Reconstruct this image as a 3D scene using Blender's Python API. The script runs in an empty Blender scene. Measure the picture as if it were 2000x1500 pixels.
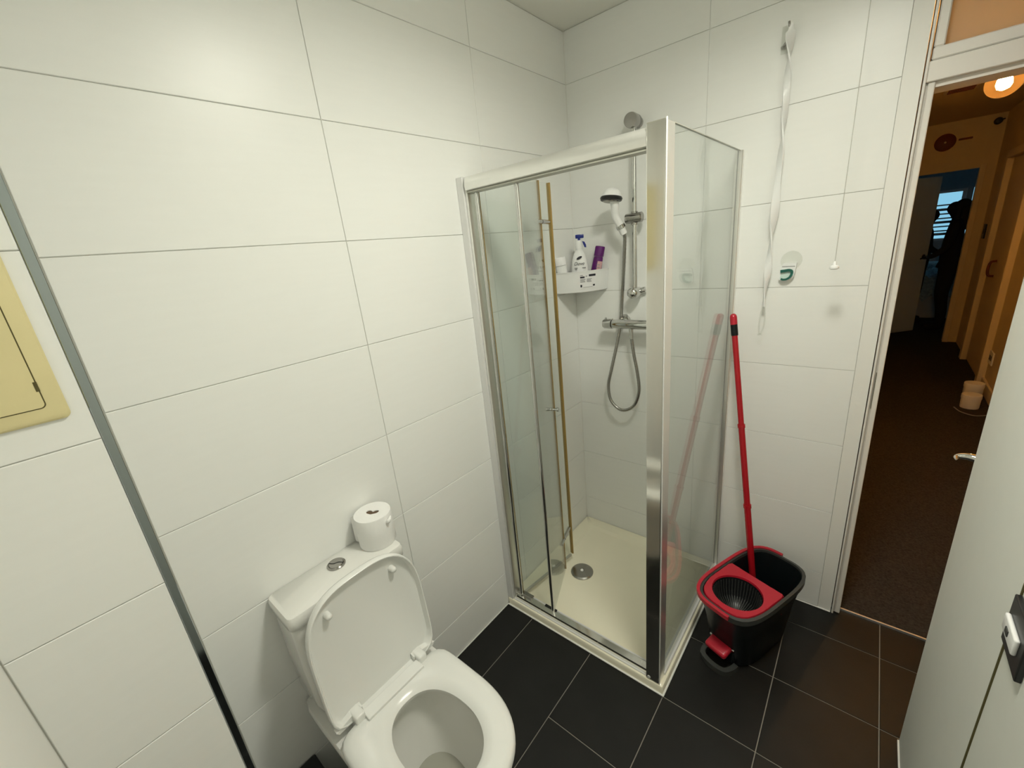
import bpy, bmesh, math, random
from mathutils import Vector, Matrix
random.seed(7)
PI = math.pi
SC = bpy.context.scene
COL = SC.collection

# ------------------------------------------------------------------ camera
cam_d = bpy.data.cameras.new('camera')
cam = bpy.data.objects.new('camera', cam_d); COL.objects.link(cam)
cam_d.sensor_fit = 'HORIZONTAL'; cam_d.sensor_width = 36.0
cam_d.lens = 36.0 * 814.2 / 2000.0
cam_d.clip_start = 0.02; cam_d.clip_end = 60
R = ((0.76603397, -0.12381994, 0.6307619),
     (0.63531976, 0.29510638, -0.71363928),
     (-0.09777909, 0.94740743, 0.30472677))
cam.matrix_world = Matrix(((R[0][0], R[0][1], R[0][2], 1.1473),
                           (R[1][0], R[1][1], R[1][2], -1.8599),
                           (R[2][0], R[2][1], R[2][2], 1.608), (0, 0, 0, 1)))
SC.camera = cam

# ------------------------------------------------------------------ world, exposure
w = bpy.data.worlds.new('world'); SC.world = w; w.use_nodes = True
bg = w.node_tree.nodes['Background']
bg.inputs[0].default_value = (0.22, 0.46, 0.62, 1); bg.inputs[1].default_value = 1.5
SC.view_settings.view_transform = 'Standard'
SC.view_settings.look = 'None'
SC.view_settings.gamma = 1.0
SC.view_settings.use_curve_mapping = False
SC.view_settings.exposure = 0.0
SC.cycles.max_bounces = 7
SC.cycles.adaptive_threshold = 0.05
SC.cycles.use_light_tree = False
LAMP_STRENGTH = 85.0          # bathroom ceiling lamp
LAMP_COL = (1.0, 0.975, 0.86)
HALL_GLOW = 470.0             # amber hall bulb core

# ------------------------------------------------------------------ helpers
def mat(name, col, rough=0.5, metal=0.0, spec=0.5, noise=0.0, nscale=20.0, bump=0.0, bscale=200.0,
        emis=None, estr=0.0, stretch=(1, 1, 1), coat=0.0, sss=0.0, trans=0.0, alpha=1.0):
    m = bpy.data.materials.new(name); m.use_nodes = True
    nt = m.node_tree; b = nt.nodes['Principled BSDF']
    b.inputs['Base Color'].default_value = (*col, 1)
    b.inputs['Roughness'].default_value = rough
    b.inputs['Metallic'].default_value = metal
    b.inputs['Specular IOR Level'].default_value = spec
    b.inputs['Coat Weight'].default_value = coat
    b.inputs['Transmission Weight'].default_value = trans
    b.inputs['Alpha'].default_value = alpha
    if sss:
        b.inputs['Subsurface Weight'].default_value = sss
        b.inputs['Subsurface Radius'].default_value = (0.01, 0.01, 0.01)
    if emis:
        b.inputs['Emission Color'].default_value = (*emis, 1)
        b.inputs['Emission Strength'].default_value = estr
    if noise or bump:
        tc = nt.nodes.new('ShaderNodeTexCoord'); mp = nt.nodes.new('ShaderNodeMapping')
        mp.inputs['Scale'].default_value = stretch
        nt.links.new(tc.outputs['Object'], mp.inputs[0])
    if noise:
        n = nt.nodes.new('ShaderNodeTexNoise'); n.inputs['Scale'].default_value = nscale
        n.inputs['Detail'].default_value = 2
        nt.links.new(mp.outputs[0], n.inputs[0])
        r = nt.nodes.new('ShaderNodeMix'); r.data_type = 'RGBA'
        r.inputs[6].default_value = (*[max(0, c * (1 - noise)) for c in col], 1)
        r.inputs[7].default_value = (*[min(1, c * (1 + noise)) for c in col], 1)
        nt.links.new(n.outputs[0], r.inputs[0]); nt.links.new(r.outputs[2], b.inputs['Base Color'])
    if bump:
        n2 = nt.nodes.new('ShaderNodeTexNoise'); n2.inputs['Scale'].default_value = bscale
        n2.inputs['Detail'].default_value = 1
        nt.links.new(mp.outputs[0], n2.inputs[0])
        bp = nt.nodes.new('ShaderNodeBump'); bp.inputs['Strength'].default_value = bump
        bp.inputs['Distance'].default_value = 0.002
        nt.links.new(n2.outputs[0], bp.inputs['Height']); nt.links.new(bp.outputs[0], b.inputs['Normal'])
    return m

def glass_mat(name, tint, f0=0.045, smear=0.0):
    """thin clear glazing: tinted see-through body with a Schlick mirror coat"""
    m = bpy.data.materials.new(name); m.use_nodes = True
    nt = m.node_tree; nt.nodes.clear()
    out = nt.nodes.new('ShaderNodeOutputMaterial')
    tr = nt.nodes.new('ShaderNodeBsdfTransparent'); tr.inputs[0].default_value = (*tint, 1)
    gl = nt.nodes.new('ShaderNodeBsdfGlossy'); gl.inputs['Roughness'].default_value = 0.02
    lw = nt.nodes.new('ShaderNodeLayerWeight'); lw.inputs[0].default_value = 0.5
    p = nt.nodes.new('ShaderNodeMath'); p.operation = 'POWER'; p.inputs[1].default_value = 5
    ma = nt.nodes.new('ShaderNodeMath'); ma.operation = 'MULTIPLY_ADD'
    ma.inputs[1].default_value = 1 - f0; ma.inputs[2].default_value = f0
    mx = nt.nodes.new('ShaderNodeMixShader')
    nt.links.new(lw.outputs['Facing'], p.inputs[0]); nt.links.new(p.outputs[0], ma.inputs[0])
    nt.links.new(ma.outputs[0], mx.inputs[0]); nt.links.new(tr.outputs[0], mx.inputs[1])
    nt.links.new(gl.outputs[0], mx.inputs[2])
    last = mx
    if smear:
        df = nt.nodes.new('ShaderNodeBsdfDiffuse'); df.inputs[0].default_value = (.75, .8, .76, 1)
        m2 = nt.nodes.new('ShaderNodeMixShader')
        m2.inputs[0].default_value = smear
        nt.links.new(mx.outputs[0], m2.inputs[1]); nt.links.new(df.outputs[0], m2.inputs[2]); last = m2
    nt.links.new(last.outputs[0], out.inputs[0])
    return m

M = {}
M['tile'] = mat('wall_tile_white', (0.885, 0.895, 0.868), 0.34, spec=0.42, noise=0.015, nscale=7, stretch=(1, 1, 9))
M['grout'] = mat('grout_grey', (0.62, 0.62, 0.57), 0.9)
M['plaster'] = mat('painted_plaster', (0.87, 0.87, 0.83), 0.55)
M['ceil'] = mat('ceiling_paint', (0.86, 0.86, 0.80), 0.8)
M['panelw'] = mat('partition_laminate', (0.80, 0.82, 0.76), 0.42, spec=0.4, noise=0.02)
M['floortile'] = mat('black_floor_tile', (0.0115, 0.0115, 0.0105), 0.42, spec=0.26, noise=0.35, nscale=9, bump=0.12, bscale=90)
M['floorgrout'] = mat('floor_grout', (0.27, 0.255, 0.22), 0.9)
M['frame'] = mat('door_frame_gloss', (0.80, 0.775, 0.72), 0.4, spec=0.4)
M['ceramic'] = mat('white_ceramic', (0.83, 0.83, 0.79), 0.09, spec=0.5, coat=0.3)
M['seat'] = mat('toilet_seat_plastic', (0.82, 0.83, 0.80), 0.22, spec=0.5)
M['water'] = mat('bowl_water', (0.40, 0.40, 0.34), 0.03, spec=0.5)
M['chrome'] = mat('chrome', (0.62, 0.62, 0.605), 0.06, metal=1.0)
M['chromedark'] = mat('brushed_chrome', (0.40, 0.39, 0.37), 0.2, metal=1.0)
M['alu'] = mat('satin_aluminium', (0.86, 0.86, 0.83), 0.32, metal=0.85)
M['aluwhite'] = mat('white_aluminium', (0.80, 0.80, 0.79), 0.3, metal=0.25)
M['polish'] = mat('polished_post', (0.80, 0.79, 0.745), 0.10, metal=1.0)
M['steel'] = mat('edge_trim_steel', (0.41, 0.455, 0.475), 0.07, metal=1.0)
M['glass'] = glass_mat('shower_glass', (0.968, 0.985, 0.975), smear=0.02)
M['paneglass'] = glass_mat('window_glass', (0.9, 0.95, 0.95))
M['seal'] = mat('yellowed_seal', (0.36, 0.23, 0.055), 0.4)
M['sealclear'] = mat('grey_seal', (0.45, 0.45, 0.38), 0.35)
M['tray'] = mat('cream_acrylic', (0.95, 0.91, 0.73), 0.2, spec=0.5, noise=0.03, nscale=6)
M['trayside'] = mat('tray_skirt', (0.62, 0.61, 0.47), 0.3)
M['caulk'] = mat('white_silicone', (0.83, 0.83, 0.79), 0.4)
M['whitepl'] = mat('white_plastic', (0.86, 0.87, 0.86), 0.3, spec=0.5)
M['blackpl'] = mat('black_plastic', (0.010, 0.011, 0.012), 0.35)
M['bucket'] = mat('dark_bucket_plastic', (0.004, 0.007, 0.008), 0.33, spec=0.28)
M['red'] = mat('red_plastic', (0.46, 0.012, 0.030), 0.3, spec=0.5)
M['redpole'] = mat('red_lacquered_steel', (0.42, 0.008, 0.016), 0.22, spec=0.5)
M['greyrim'] = mat('grey_rim_plastic', (0.045, 0.048, 0.045), 0.4)
M['paper'] = mat('tissue_paper', (0.88, 0.88, 0.86), 0.95, bump=0.25, bscale=120)
M['card'] = mat('cardboard_core', (0.13, 0.085, 0.05), 0.9)
M['cream'] = mat('yellowed_plastic', (0.74, 0.66, 0.36), 0.45, noise=0.06, nscale=14)
M['darkgap'] = mat('dark_gap', (0.10, 0.085, 0.03), 0.9)
M['green'] = mat('dark_green_plastic', (0.012, 0.115, 0.085), 0.35)
M['palegreen'] = mat('pale_green_plastic', (0.60, 0.74, 0.68), 0.35)
M['clear'] = glass_mat('clear_plastic', (0.965, 0.97, 0.96))
M['blue'] = mat('blue_plastic', (0.008, 0.022, 0.22), 0.3)
M['purple'] = mat('purple_plastic', (0.10, 0.006, 0.13), 0.25, spec=0.5)
M['label'] = mat('pink_label', (0.62, 0.38, 0.38), 0.5)
M['ink'] = mat('black_ink', (0.02, 0.02, 0.03), 0.6)
M['inkblue'] = mat('blue_ink', (0.16, 0.20, 0.50), 0.6)
M['inkgrey'] = mat('grey_ink', (0.30, 0.30, 0.30), 0.6)
M['cord'] = mat('pull_cord_string', (0.50, 0.50, 0.46), 0.8)
M['sticker'] = mat('paper_sticker', (0.88, 0.88, 0.88), 0.5)
M['carpet'] = mat('dark_carpet', (0.045, 0.040, 0.034), 1.0, spec=0.1, noise=0.75, nscale=120, bump=1.0, bscale=160)
M['hallwall'] = mat('hall_paint', (0.78, 0.66, 0.42), 0.8, noise=0.03)
M['hallwood'] = mat('hall_woodwork', (0.80, 0.68, 0.46), 0.6)
M['hallceil'] = mat('hall_ceiling', (0.72, 0.60, 0.38), 0.9)
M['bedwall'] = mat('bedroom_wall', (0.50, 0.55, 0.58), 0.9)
M['leafgrey'] = mat('bedroom_door_paint', (0.60, 0.68, 0.70), 0.6)
M['amber'] = glass_mat('amber_glass', (1.0, 0.84, 0.60), f0=0.05)
nt = M['amber'].node_tree                         # slightly milky coating that scatters the filament light
_o = nt.nodes['Material Output']; _src = _o.inputs[0].links[0].from_socket
_t = nt.nodes.new('ShaderNodeBsdfTranslucent'); _t.inputs[0].default_value = (1.0, 0.55, 0.18, 1)
_m = nt.nodes.new('ShaderNodeMixShader'); _m.inputs[0].default_value = 0.0055
nt.links.new(_src, _m.inputs[1]); nt.links.new(_t.outputs[0], _m.inputs[2]); nt.links.new(_m.outputs[0], _o.inputs[0])
M['filament'] = mat('glowing_filament', (1, .7, .3), 0.5, emis=(1.0, 0.66, 0.31), estr=HALL_GLOW)
M['brown'] = mat('brown_plaque', (0.16, 0.035, 0.012), 0.5)
M['silhouette'] = mat('dark_clothes_silhouette', (0.012, 0.012, 0.014), 0.9)  # near-black on clothes, face and hands alike: backlit silhouette put into the colour
M['hair'] = mat('black_hair', (0.008, 0.007, 0.007), 0.7)
M['skin'] = mat('skin', (0.20, 0.12, 0.085), 0.6)
M['duvet'] = mat('blue_duvet', (0.55, 0.72, 0.85), 0.9, noise=0.5, nscale=30)
M['blind'] = mat('blind_slat', (0.75, 0.80, 0.82), 0.6)
M['lamp'] = mat('lamp_diffuser', (0.9, 0.9, 0.85), 0.5, emis=LAMP_COL, estr=LAMP_STRENGTH)
M['frosted'] = mat('obscure_glass', (0.80, 0.72, 0.58), 0.35, trans=0.0)
nt = M['frosted'].node_tree                       # obscure transom glass lets the hall light glow through
tl = nt.nodes.new('ShaderNodeBsdfTranslucent'); tl.inputs[0].default_value = (0.72, 0.66, 0.52, 1)
ms = nt.nodes.new('ShaderNodeMixShader'); ms.inputs[0].default_value = 0.72
nt.links.new(nt.nodes['Principled BSDF'].outputs[0], ms.inputs[1]); nt.links.new(tl.outputs[0], ms.inputs[2])
nt.links.new(ms.outputs[0], nt.nodes['Material Output'].inputs[0])

def link(name, me, m, parent=None, loc=None):
    o = bpy.data.objects.new(name, me); COL.objects.link(o)
    if m is not None and not me.materials: me.materials.append(M[m] if isinstance(m, str) else m)
    if parent is not None:
        o.parent = parent
        o.matrix_parent_inverse = Matrix.Translation(-parent.location)
    if loc is not None: o.location = loc
    return o

def obj(name, bm, m, parent=None, smooth=None, label=None):
    bmesh.ops.recalc_face_normals(bm, faces=bm.faces[:])
    me = bpy.data.meshes.new(name); bm.to_mesh(me); bm.free()
    if smooth is not None:
        me.shade_smooth(); me.set_sharp_from_angle(angle=math.radians(smooth))
    o = link(name, me, m, parent)
    if label: o['label'] = label
    return o

def thing(name, label, cat, loc, group=None):
    o = bpy.data.objects.new(name, None); COL.objects.link(o)
    o.empty_display_size = 0.02; o.location = loc
    o['label'] = label; o['category'] = cat
    if group: o['group'] = group
    return o

def tag(o, label, cat, group=None):
    o['label'] = label; o['category'] = cat
    if group: o['group'] = group
    return o

def struct(o, label=None):
    o['kind'] = 'structure'
    if label: o['label'] = label
    return o

def B(): return bmesh.new()

def box(bm, x0, x1, y0, y1, z0, z1, bev=0.0, seg=2, Mx=None):
    r = bmesh.ops.create_cube(bm, size=1.0)
    vs = r['verts']
    for v in vs:
        v.co = Vector((x0 + (v.co.x + .5) * (x1 - x0), y0 + (v.co.y + .5) * (y1 - y0), z0 + (v.co.z + .5) * (z1 - z0)))
    if bev:
        es = list({e for v in vs for e in v.link_edges})
        rr = bmesh.ops.bevel(bm, geom=es, offset=bev, segments=seg, profile=0.5, affect='EDGES')
        vs = list({v for f in rr['faces'] for v in f.verts} | {v for v in vs if v.is_valid})
    if Mx is not None:
        for v in vs: v.co = Mx @ v.co
    return bm

def frame_for(d):
    d = d.normalized()
    a = Vector((0, 0, 1)) if abs(d.z) < 0.95 else Vector((1, 0, 0))
    u = d.cross(a).normalized(); v = d.cross(u).normalized()
    return u, v

def cyl(bm, p0, p1, r0, r1=None, n=24, cap=True):
    p0 = Vector(p0); p1 = Vector(p1); r1 = r0 if r1 is None else r1
    u, v = frame_for(p1 - p0)
    A = []; C = []
    for i in range(n):
        a = 2 * PI * i / n; d = u * math.cos(a) + v * math.sin(a)
        A.append(bm.verts.new(p0 + d * r0)); C.append(bm.verts.new(p1 + d * r1))
    for i in range(n):
        bm.faces.new((A[i], A[(i + 1) % n], C[(i + 1) % n], C[i]))
    if cap:
        bm.faces.new(A[::-1]); bm.faces.new(C)
    return bm

def loft(bm, rings, cap0=True, cap1=True, closed=True):
    vr = [[bm.verts.new(p) for p in r] for r in rings]
    n = len(vr[0])
    for a, b in zip(vr[:-1], vr[1:]):
        for i in range(n if closed else n - 1):
            j = (i + 1) % n
            bm.faces.new((a[i], a[j], b[j], b[i]))
    if cap0: bm.faces.new(vr[0][::-1])
    if cap1: bm.faces.new(vr[-1])
    return vr

def lathe(bm, prof, c=(0, 0, 0), axis=(0, 0, 1), n=32, cap0=True, cap1=True):
    """prof: list of (radius, height along axis)"""
    c = Vector(c); ax = Vector(axis).normalized(); u, v = frame_for(ax)
    rings = []
    for r, h in prof:
        r = max(r, 1e-5)
        rings.append([c + ax * h + (u * math.cos(2 * PI * i / n) + v * math.sin(2 * PI * i / n)) * r for i in range(n)])
    loft(bm, rings, cap0, cap1)
    return bm

def spline(pts, n=10):
    P = [Vector(p) for p in pts]; out = []
    P = [P[0] * 2 - P[1]] + P + [P[-1] * 2 - P[-2]]
    for i in range(1, len(P) - 2):
        for k in range(n):
            t = k / n
            a, b, c, d = P[i - 1], P[i], P[i + 1], P[i + 2]
            out.append(0.5 * ((2 * b) + (c - a) * t + (2 * a - 5 * b + 4 * c - d) * t * t + (3 * b - a - 3 * c + d) * t ** 3))
    out.append(P[-2].copy())
    return out

def tube(bm, pts, r, n=12, cap=True):
    pts = [Vector(p) for p in pts]; rings = []
    u = None
    for i, p in enumerate(pts):
        d = (pts[min(i + 1, len(pts) - 1)] - pts[max(i - 1, 0)]).normalized()
        if u is None: u, v = frame_for(d)
        else:
            u = (u - d * u.dot(d)).normalized(); v = d.cross(u)
        rr = r[i] if isinstance(r, (list, tuple)) else r
        rings.append([p + (u * math.cos(2 * PI * k / n) + v * math.sin(2 * PI * k / n)) * rr for k in range(n)])
    loft(bm, rings, cap, cap)
    return bm

def prism(bm, poly, f0, f1):
    """poly: 2D points; f0/f1 map a 2D point to the two faces"""
    a = [bm.verts.new(f0(*p)) for p in poly]; b = [bm.verts.new(f1(*p)) for p in poly]
    n = len(poly)
    for i in range(n):
        bm.faces.new((a[i], a[(i + 1) % n], b[(i + 1) % n], b[i]))
    bm.faces.new(a[::-1]); bm.faces.new(b)
    return bm

def dcurve(x0, x1, w, yc, n=64, xc=None, ef=2.3, eb=6.0):
    """D-shaped plan outline: squarish at the back (x0), rounded at the front (x1)"""
    xc = (x0 * .55 + x1 * .45) if xc is None else xc
    pts = []
    for i in range(n):
        t = 2 * PI * i / n; c, s = math.cos(t), math.sin(t)
        e, a = (ef, x1 - xc) if c >= 0 else (eb, xc - x0)
        k = (abs(c) ** e + abs(s) ** e) ** (-1 / e)
        pts.append((xc + a * k * c, yc + w * k * s))
    return pts

# tile pieces share one mesh for each size
_tiles = {}
def tile(name, parent, m, plane, lo, hi, t=0.008, bev=0.0012):
    """plane 'x' faces +x, 'y' faces -y, 'z' faces up ; lo/hi = (a,b) extents in the plane; front face at plane coordinate set by lo[2]"""
    wd, ht = round(hi[0] - lo[0], 4), round(hi[1] - lo[1], 4)
    key = (plane, wd, ht, m, t)
    if key not in _tiles:
        bm = B()
        def P(a, b, d):
            if plane == 'x': return (d, a, b)
            if plane == '-x': return (-d, a, b)
            if plane == 'y': return (a, -d, b)
            if plane == '+y': return (a, d, b)
            return (a, b, d)
        def ring(i, d): return [P(i, i, d), P(wd - i, i, d), P(wd - i, ht - i, d), P(i, ht - i, d)]
        loft(bm, [ring(0, -t), ring(0, -bev), ring(bev, 0)])
        bmesh.ops.recalc_face_normals(bm, faces=bm.faces[:])
        me = bpy.data.meshes.new(name); bm.to_mesh(me); bm.free(); me.materials.append(M[m])
        _tiles[key] = me
    if plane in ('x', '-x'): loc = (lo[2], lo[0], lo[1])
    elif plane in ('y', '+y'): loc = (lo[0], lo[2], lo[1])
    else: loc = (lo[0], lo[1], lo[2])
    o = bpy.data.objects.new(name, _tiles[key]); COL.objects.link(o)
    o.parent = parent; o.location = loc
    return o

def cuts(a, b, marks):
    e = [a] + [m for m in sorted(marks) if a + .004 < m < b - .004] + [b]
    return list(zip(e[:-1], e[1:]))

ZC = 2.475
ZROWS = [0.177 + 0.3 * k for k in range(9)]
G = 0.0007

# ------------------------------------------------------------------ room shell
def slab(name, x0, x1, y0, y1, z0, z1, m, label=None):
    bm = B(); box(bm, x0, x1, y0, y1, z0, z1); return struct(obj(name, bm, m), label)

wl = slab('wall_left', -0.10, -0.003, -2.13, 0.10, 0.0, ZC, 'grout', 'white tiled wall behind the toilet')
for (y0, y1) in cuts(-1.80, 0.0, [-0.6, -1.2]):
    for (z0, z1) in cuts(0.004, ZC - 0.002, ZROWS):
        tile('wall_tile', wl, 'tile', 'x', (y0 + G, z0 + G, 0.0), (y1 - G, z1 - G))
bm = B(); box(bm, -0.10, 1.1415, 0.003, 0.10, 0.0, ZC); box(bm, 1.1415, 1.186, -0.001, 0.10, 0, ZC)
box(bm, 1.186, 1.97, 0.008, 0.10, 2.38, ZC); box(bm, 1.94, 2.10, 0.0, 0.10, 0, ZC)
wb = struct(obj('wall_back', bm, 'grout'), 'white tiled wall with the shower fittings and the doorway')
wb.data.materials.clear(); wb.data.materials.append(M['grout']); wb.data.materials.append(M['plaster'])
for p in wb.data.polygons:
    if wb.data.vertices[p.vertices[0]].co.x > 1.1414 and p.center.x > 1.1416: p.material_index = 1
for (x0, x1) in cuts(0.0, 1.1406, [0.6]):
    for (z0, z1) in cuts(0.004, ZC - 0.002, ZROWS):
        tile('wall_tile', wb, 'tile', 'y', (x0 + .0003, z0 + G, 0.0), (x1 - .0003, z1 - G), bev=.0007)
# boxed-in pipe duct on the left, tiled, with a steel corner trim
BX, BY = 0.195, -1.8125
bm = B(); box(bm, -0.003, BX - 0.003, -2.03, BY - 0.003, 0, ZC)
wd = struct(obj('wall_boxing', bm, 'grout'), 'white tiled boxing with steel corner trim at the left')
for (z0, z1) in cuts(0.004, ZC - 0.002, ZROWS):
    tile('wall_tile', wd, 'tile', 'x', (-2.028, z0 + G, BX), (BY - 0.0125, z1 - G))
    tile('wall_tile', wd, 'tile', '+y', (0.002, z0 + G, BY), (BX - 0.012, z1 - G))
bm = B(); box(bm, BX - 0.011, BX + 0.0012, BY - 0.0120, BY + 0.0012, 0.0, ZC, 0.0008, 1)
obj('corner_trim', bm, 'steel', wd, label='polished steel edge strip')
slab('wall_rear', -0.1, 2.1, -2.13, -2.03, 0, ZC, 'plaster', 'plain white wall at the lower left edge')
# partition on the right with a flush closet door
bm = B(); box(bm, 1.395, 1.47, -0.9525, -0.46, 0, ZC, 0.002, 1)
wr = struct(obj('wall_right', bm, 'panelw'), 'grey white laminate partition beside the doorway')
bm = B(); box(bm, 1.391, 1.396, -0.9525, -0.461, 0.0, 0.006, 0.001, 1)
obj('silicone_bead', bm, 'caulk', wr)
bm = B(); box(bm, 1.397, 1.467, -1.70, -0.9550, 0.006, 2.05, 0.001, 1)
d2 = struct(obj('door_2', bm, 'panelw'), 'flush closet door with a black lock plate and white latch')
bm = B(); box(bm, 1.3885, 1.3970, -1.052, -0.9575, 0.907, 1.000, 0.002, 2)
lk = obj('lock_plate', bm, 'blackpl', d2, label='black square lock plate')
bm = B(); box(bm, 1.382, 1.389, -1.034, -0.9680, 0.938, 0.968, 0.003, 3)
obj('latch_knob', bm, 'whitepl', lk, 40, 'white plastic latch knob')
bm = B(); box(bm, 1.3805, 1.3825, -1.006, -0.992, 0.948, 0.958); obj('latch_mark', bm, 'greyrim', lk)
bm = B(); box(bm, 1.3945, 1.3990, -0.9560, -0.9530, 0.006, 2.05); obj('gap_shade_strip', bm, 'darkgap', wr)  # solid dark strip, paints the shade inside the door seam
bm = B(); box(bm, 1.395, 1.47, -2.03, -1.702, 0, ZC); box(bm, 1.395, 1.47, -1.702, -0.954, 2.053, ZC)
obj('partition_rest', bm, 'panelw', wr)
slab('wall_alcove', 2.0, 2.1, -2.13, 0.0, 0, ZC, 'plaster', 'white wall behind the open bathroom door')
slab('ceiling', -0.1, 2.1, -2.13, 0.10, ZC, ZC + 0.08, 'ceil', 'plain off-white bathroom ceiling')

# floor
bm = B(); box(bm, -0.1, 2.1, -2.13, 0.034, -0.06, -0.0025)
fl = struct(obj('floor', bm, 'floorgrout'), 'black square floor tiles with pale grout')
XS = [0.1474 + 0.3 * k for k in range(7)]; YS = [-0.1465 - 0.3035 * k for k in range(7)]
for (x0, x1) in cuts(0.0, 2.0, XS):
    for (y0, y1) in cuts(-2.03, 0.034, YS):
        if x1 < 0.76 and y0 > -0.77: continue
        if x1 < 0.46 and y0 < -1.3 and y1 > -1.1: continue
        if x1 < 0.46 and y0 < -1.0 and y1 > -0.77: y0 = YS[4]
        g = 0.0016
        tile('floor_tile', fl, 'floortile', 'z', (x0 + g, y0 + g, 0.0), (x1 - g, y1 - g), bev=0.001)
bm = B()
box(bm, 0.0, 0.005, -1.32, -0.757, 0.0, 0.006, 0.0015, 1)
box(bm, 0.0, 0.7475, -0.7565, -0.7495, 0.0, 0.005, 0.0015, 1)
box(bm, 0.7445, 0.7515, -0.7565, 0.0, 0.0, 0.005, 0.0015, 1)
box(bm, 0.752, 1.186, -0.006, -0.001, 0.0, 0.005, 0.0015, 1)
struct(obj('trim_1', bm, 'caulk'), 'white silicone line along the foot of the tiles and tray')
bm = B(); box(bm, -0.0005, 0.003, -0.003, 0.0005, 0.04, ZC, 0.001, 1)
struct(obj('trim_2', bm, 'caulk'), 'white silicone line up the shower corner')
bm = B(); box(bm, 1.186, 1.95, 0.033, 0.040, -0.002, 0.010, 0.002, 2)
struct(obj('trim_3', bm, 'alu'), 'thin bright metal threshold strip in the doorway')

# ------------------------------------------------------------------ bathroom door frame, transom, leaf
HZ = 1.945
bm = B(); box(bm, 1.189, 1.1955, -0.005, 0.10, 0, ZC, 0.0015, 1)
fr = struct(obj('trim_4', bm, 'frame'), 'cream painted door frame with transom')
bm = B(); box(bm, 1.1955, 1.2005, 0.012, 0.10, 0, HZ); obj('frame_rebate', bm, 'frame', fr)
bm = B(); box(bm, 1.2005, 1.2165, 0.004, 0.115, 0.004, HZ, 0.003, 2); obj('jamb', bm, 'frame', fr)
bm = B(); box(bm, 1.92, 1.94, 0.0, 0.115, 0, ZC, 0.002, 1); obj('jamb', bm, 'frame', fr)
bm = B(); box(bm, 1.1955, 1.93, -0.003, 0.115, HZ, 1.997, 0.002, 1); obj('head_rail', bm, 'frame', fr)
bm = B(); box(bm, 1.2005, 1.93, 0.014, 0.115, HZ - 0.014, HZ); obj('door_stop', bm, 'frame', fr)
bm = B(); box(bm, 1.199, 1.93, 0.002, 0.09, 1.999, 2.030, 0.003, 1); obj('transom_rail', bm, 'frame', fr)
bm = B(); box(bm, 1.199, 1.2215, 0.002, 0.09, 2.030, 2.38, 0.003, 1); obj('transom_stile', bm, 'frame', fr)
bm = B(); box(bm, 1.199, 1.93, 0.002, 0.09, 2.355, 2.385, 0.003, 1); obj('transom_head', bm, 'frame', fr)
bm = B(); box(bm, 1.2216, 1.925, 0.045, 0.051, 2.030, 2.356); obj('transom_pane', bm, 'frosted', fr, label='warm obscure transom glass')
bm = B(); box(bm, 1.1995, 1.2010, 0.004, 0.014, 0.94, 1.075); obj('strike_plate', bm, 'darkgap', fr)
# open leaf, hidden behind the partition except for its lever
hx, hy = 1.905, -0.008; ex, ey = 1.425, -0.425
dv = Vector((ex - hx, ey - hy, 0)); L = dv.length; dv.normalize(); nv = Vector((dv.y, -dv.x, 0))
Mx = Matrix(((dv.x, nv.x, 0, hx), (dv.y, nv.y, 0, hy), (0, 0, 1, 0), (0, 0, 0, 1)))
bm = B(); box(bm, 0, L, -0.036, 0, 0.012, HZ - 0.02, 0.002, 1, Mx)
d1 = struct(obj('door_1', bm, 'panelw'), 'open bathroom door behind the partition')
bm = B()
p = Mx @ Vector((L - .045, 0, .965)); q = Mx @ Vector((L - .045, .055, .965))
lathe(bm, [(0.025, 0), (0.025, 0.006), (0.009, 0.008), (0.009, 0.05)], p, nv, 20)
pts = spline([q - nv * .004, q + Vector((-.020, .004, .001)), q + Vector((-.040, .006, -.004)), (1.379, -.367, .960)], 6)
tube(bm, pts, [0.011 - 0.009 * (i / (len(pts) - 1)) ** 2 for i in range(len(pts))], 12)
obj('lever_handle', bm, 'chrome', d1, 50, 'tip of a polished lever handle')

# ------------------------------------------------------------------ hall beyond the doorway
slab('floor_hall', 0.9, 2.1, 0.040, 5.40, -0.06, 0.004, 'carpet', 'dark speckled hall carpet')
slab('ceiling_hall', 0.9, 2.1, 0.10, 5.5, ZC, ZC + .08, 'hallceil', 'dim warm hall ceiling')
slab('wall_hall_left', 0.9, 1.0, 0.10, 5.5, 0, ZC, 'hallwall', 'hall wall out of sight on the left')
bm = B(); box(bm, 2.03, 2.12, 0.10, 3.55, 0, ZC); box(bm, 2.03, 2.12, 4.62, 5.5, 0, ZC); box(bm, 2.03, 2.12, 3.55, 4.62, 2.02, ZC); box(bm, 2.08, 2.12, 3.55, 4.62, 0, 2.02)
wh = struct(obj('wall_hall_right', bm, 'hallwall'), 'warm dim hall wall on the right')
bm = B(); box(bm, 1.985, 2.034, 4.56, 4.66, 0, 2.04, 0.004, 1); obj('door_casing', bm, 'hallwood', wh)
bm = B(); box(bm, 1.985, 2.034, 3.53, 3.62, 0, 2.04, 0.004, 1); obj('door_casing', bm, 'hallwood', wh)
bm = B(); box(bm, 1.985, 2.034, 3.62, 4.56, 1.97, 2.04, 0.004, 1); obj('door_casing', bm, 'hallwood', wh)
bm = B(); box(bm, 2.032, 2.07, 3.62, 4.56, 0.01, 1.97, 0.002, 1); d3 = struct(obj('door_3', bm, 'hallwood'), 'closed hall door with a D shaped pull handle')
bm = B(); tube(bm, spline([(2.032, 4.22, 1.06), (1.995, 4.22, 1.05), (1.985, 4.22, 0.99), (1.995, 4.22, 0.93), (2.032, 4.22, 0.92)], 6), 0.011, 10)
obj('pull_handle', bm, 'brown', d3, 60)
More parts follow.
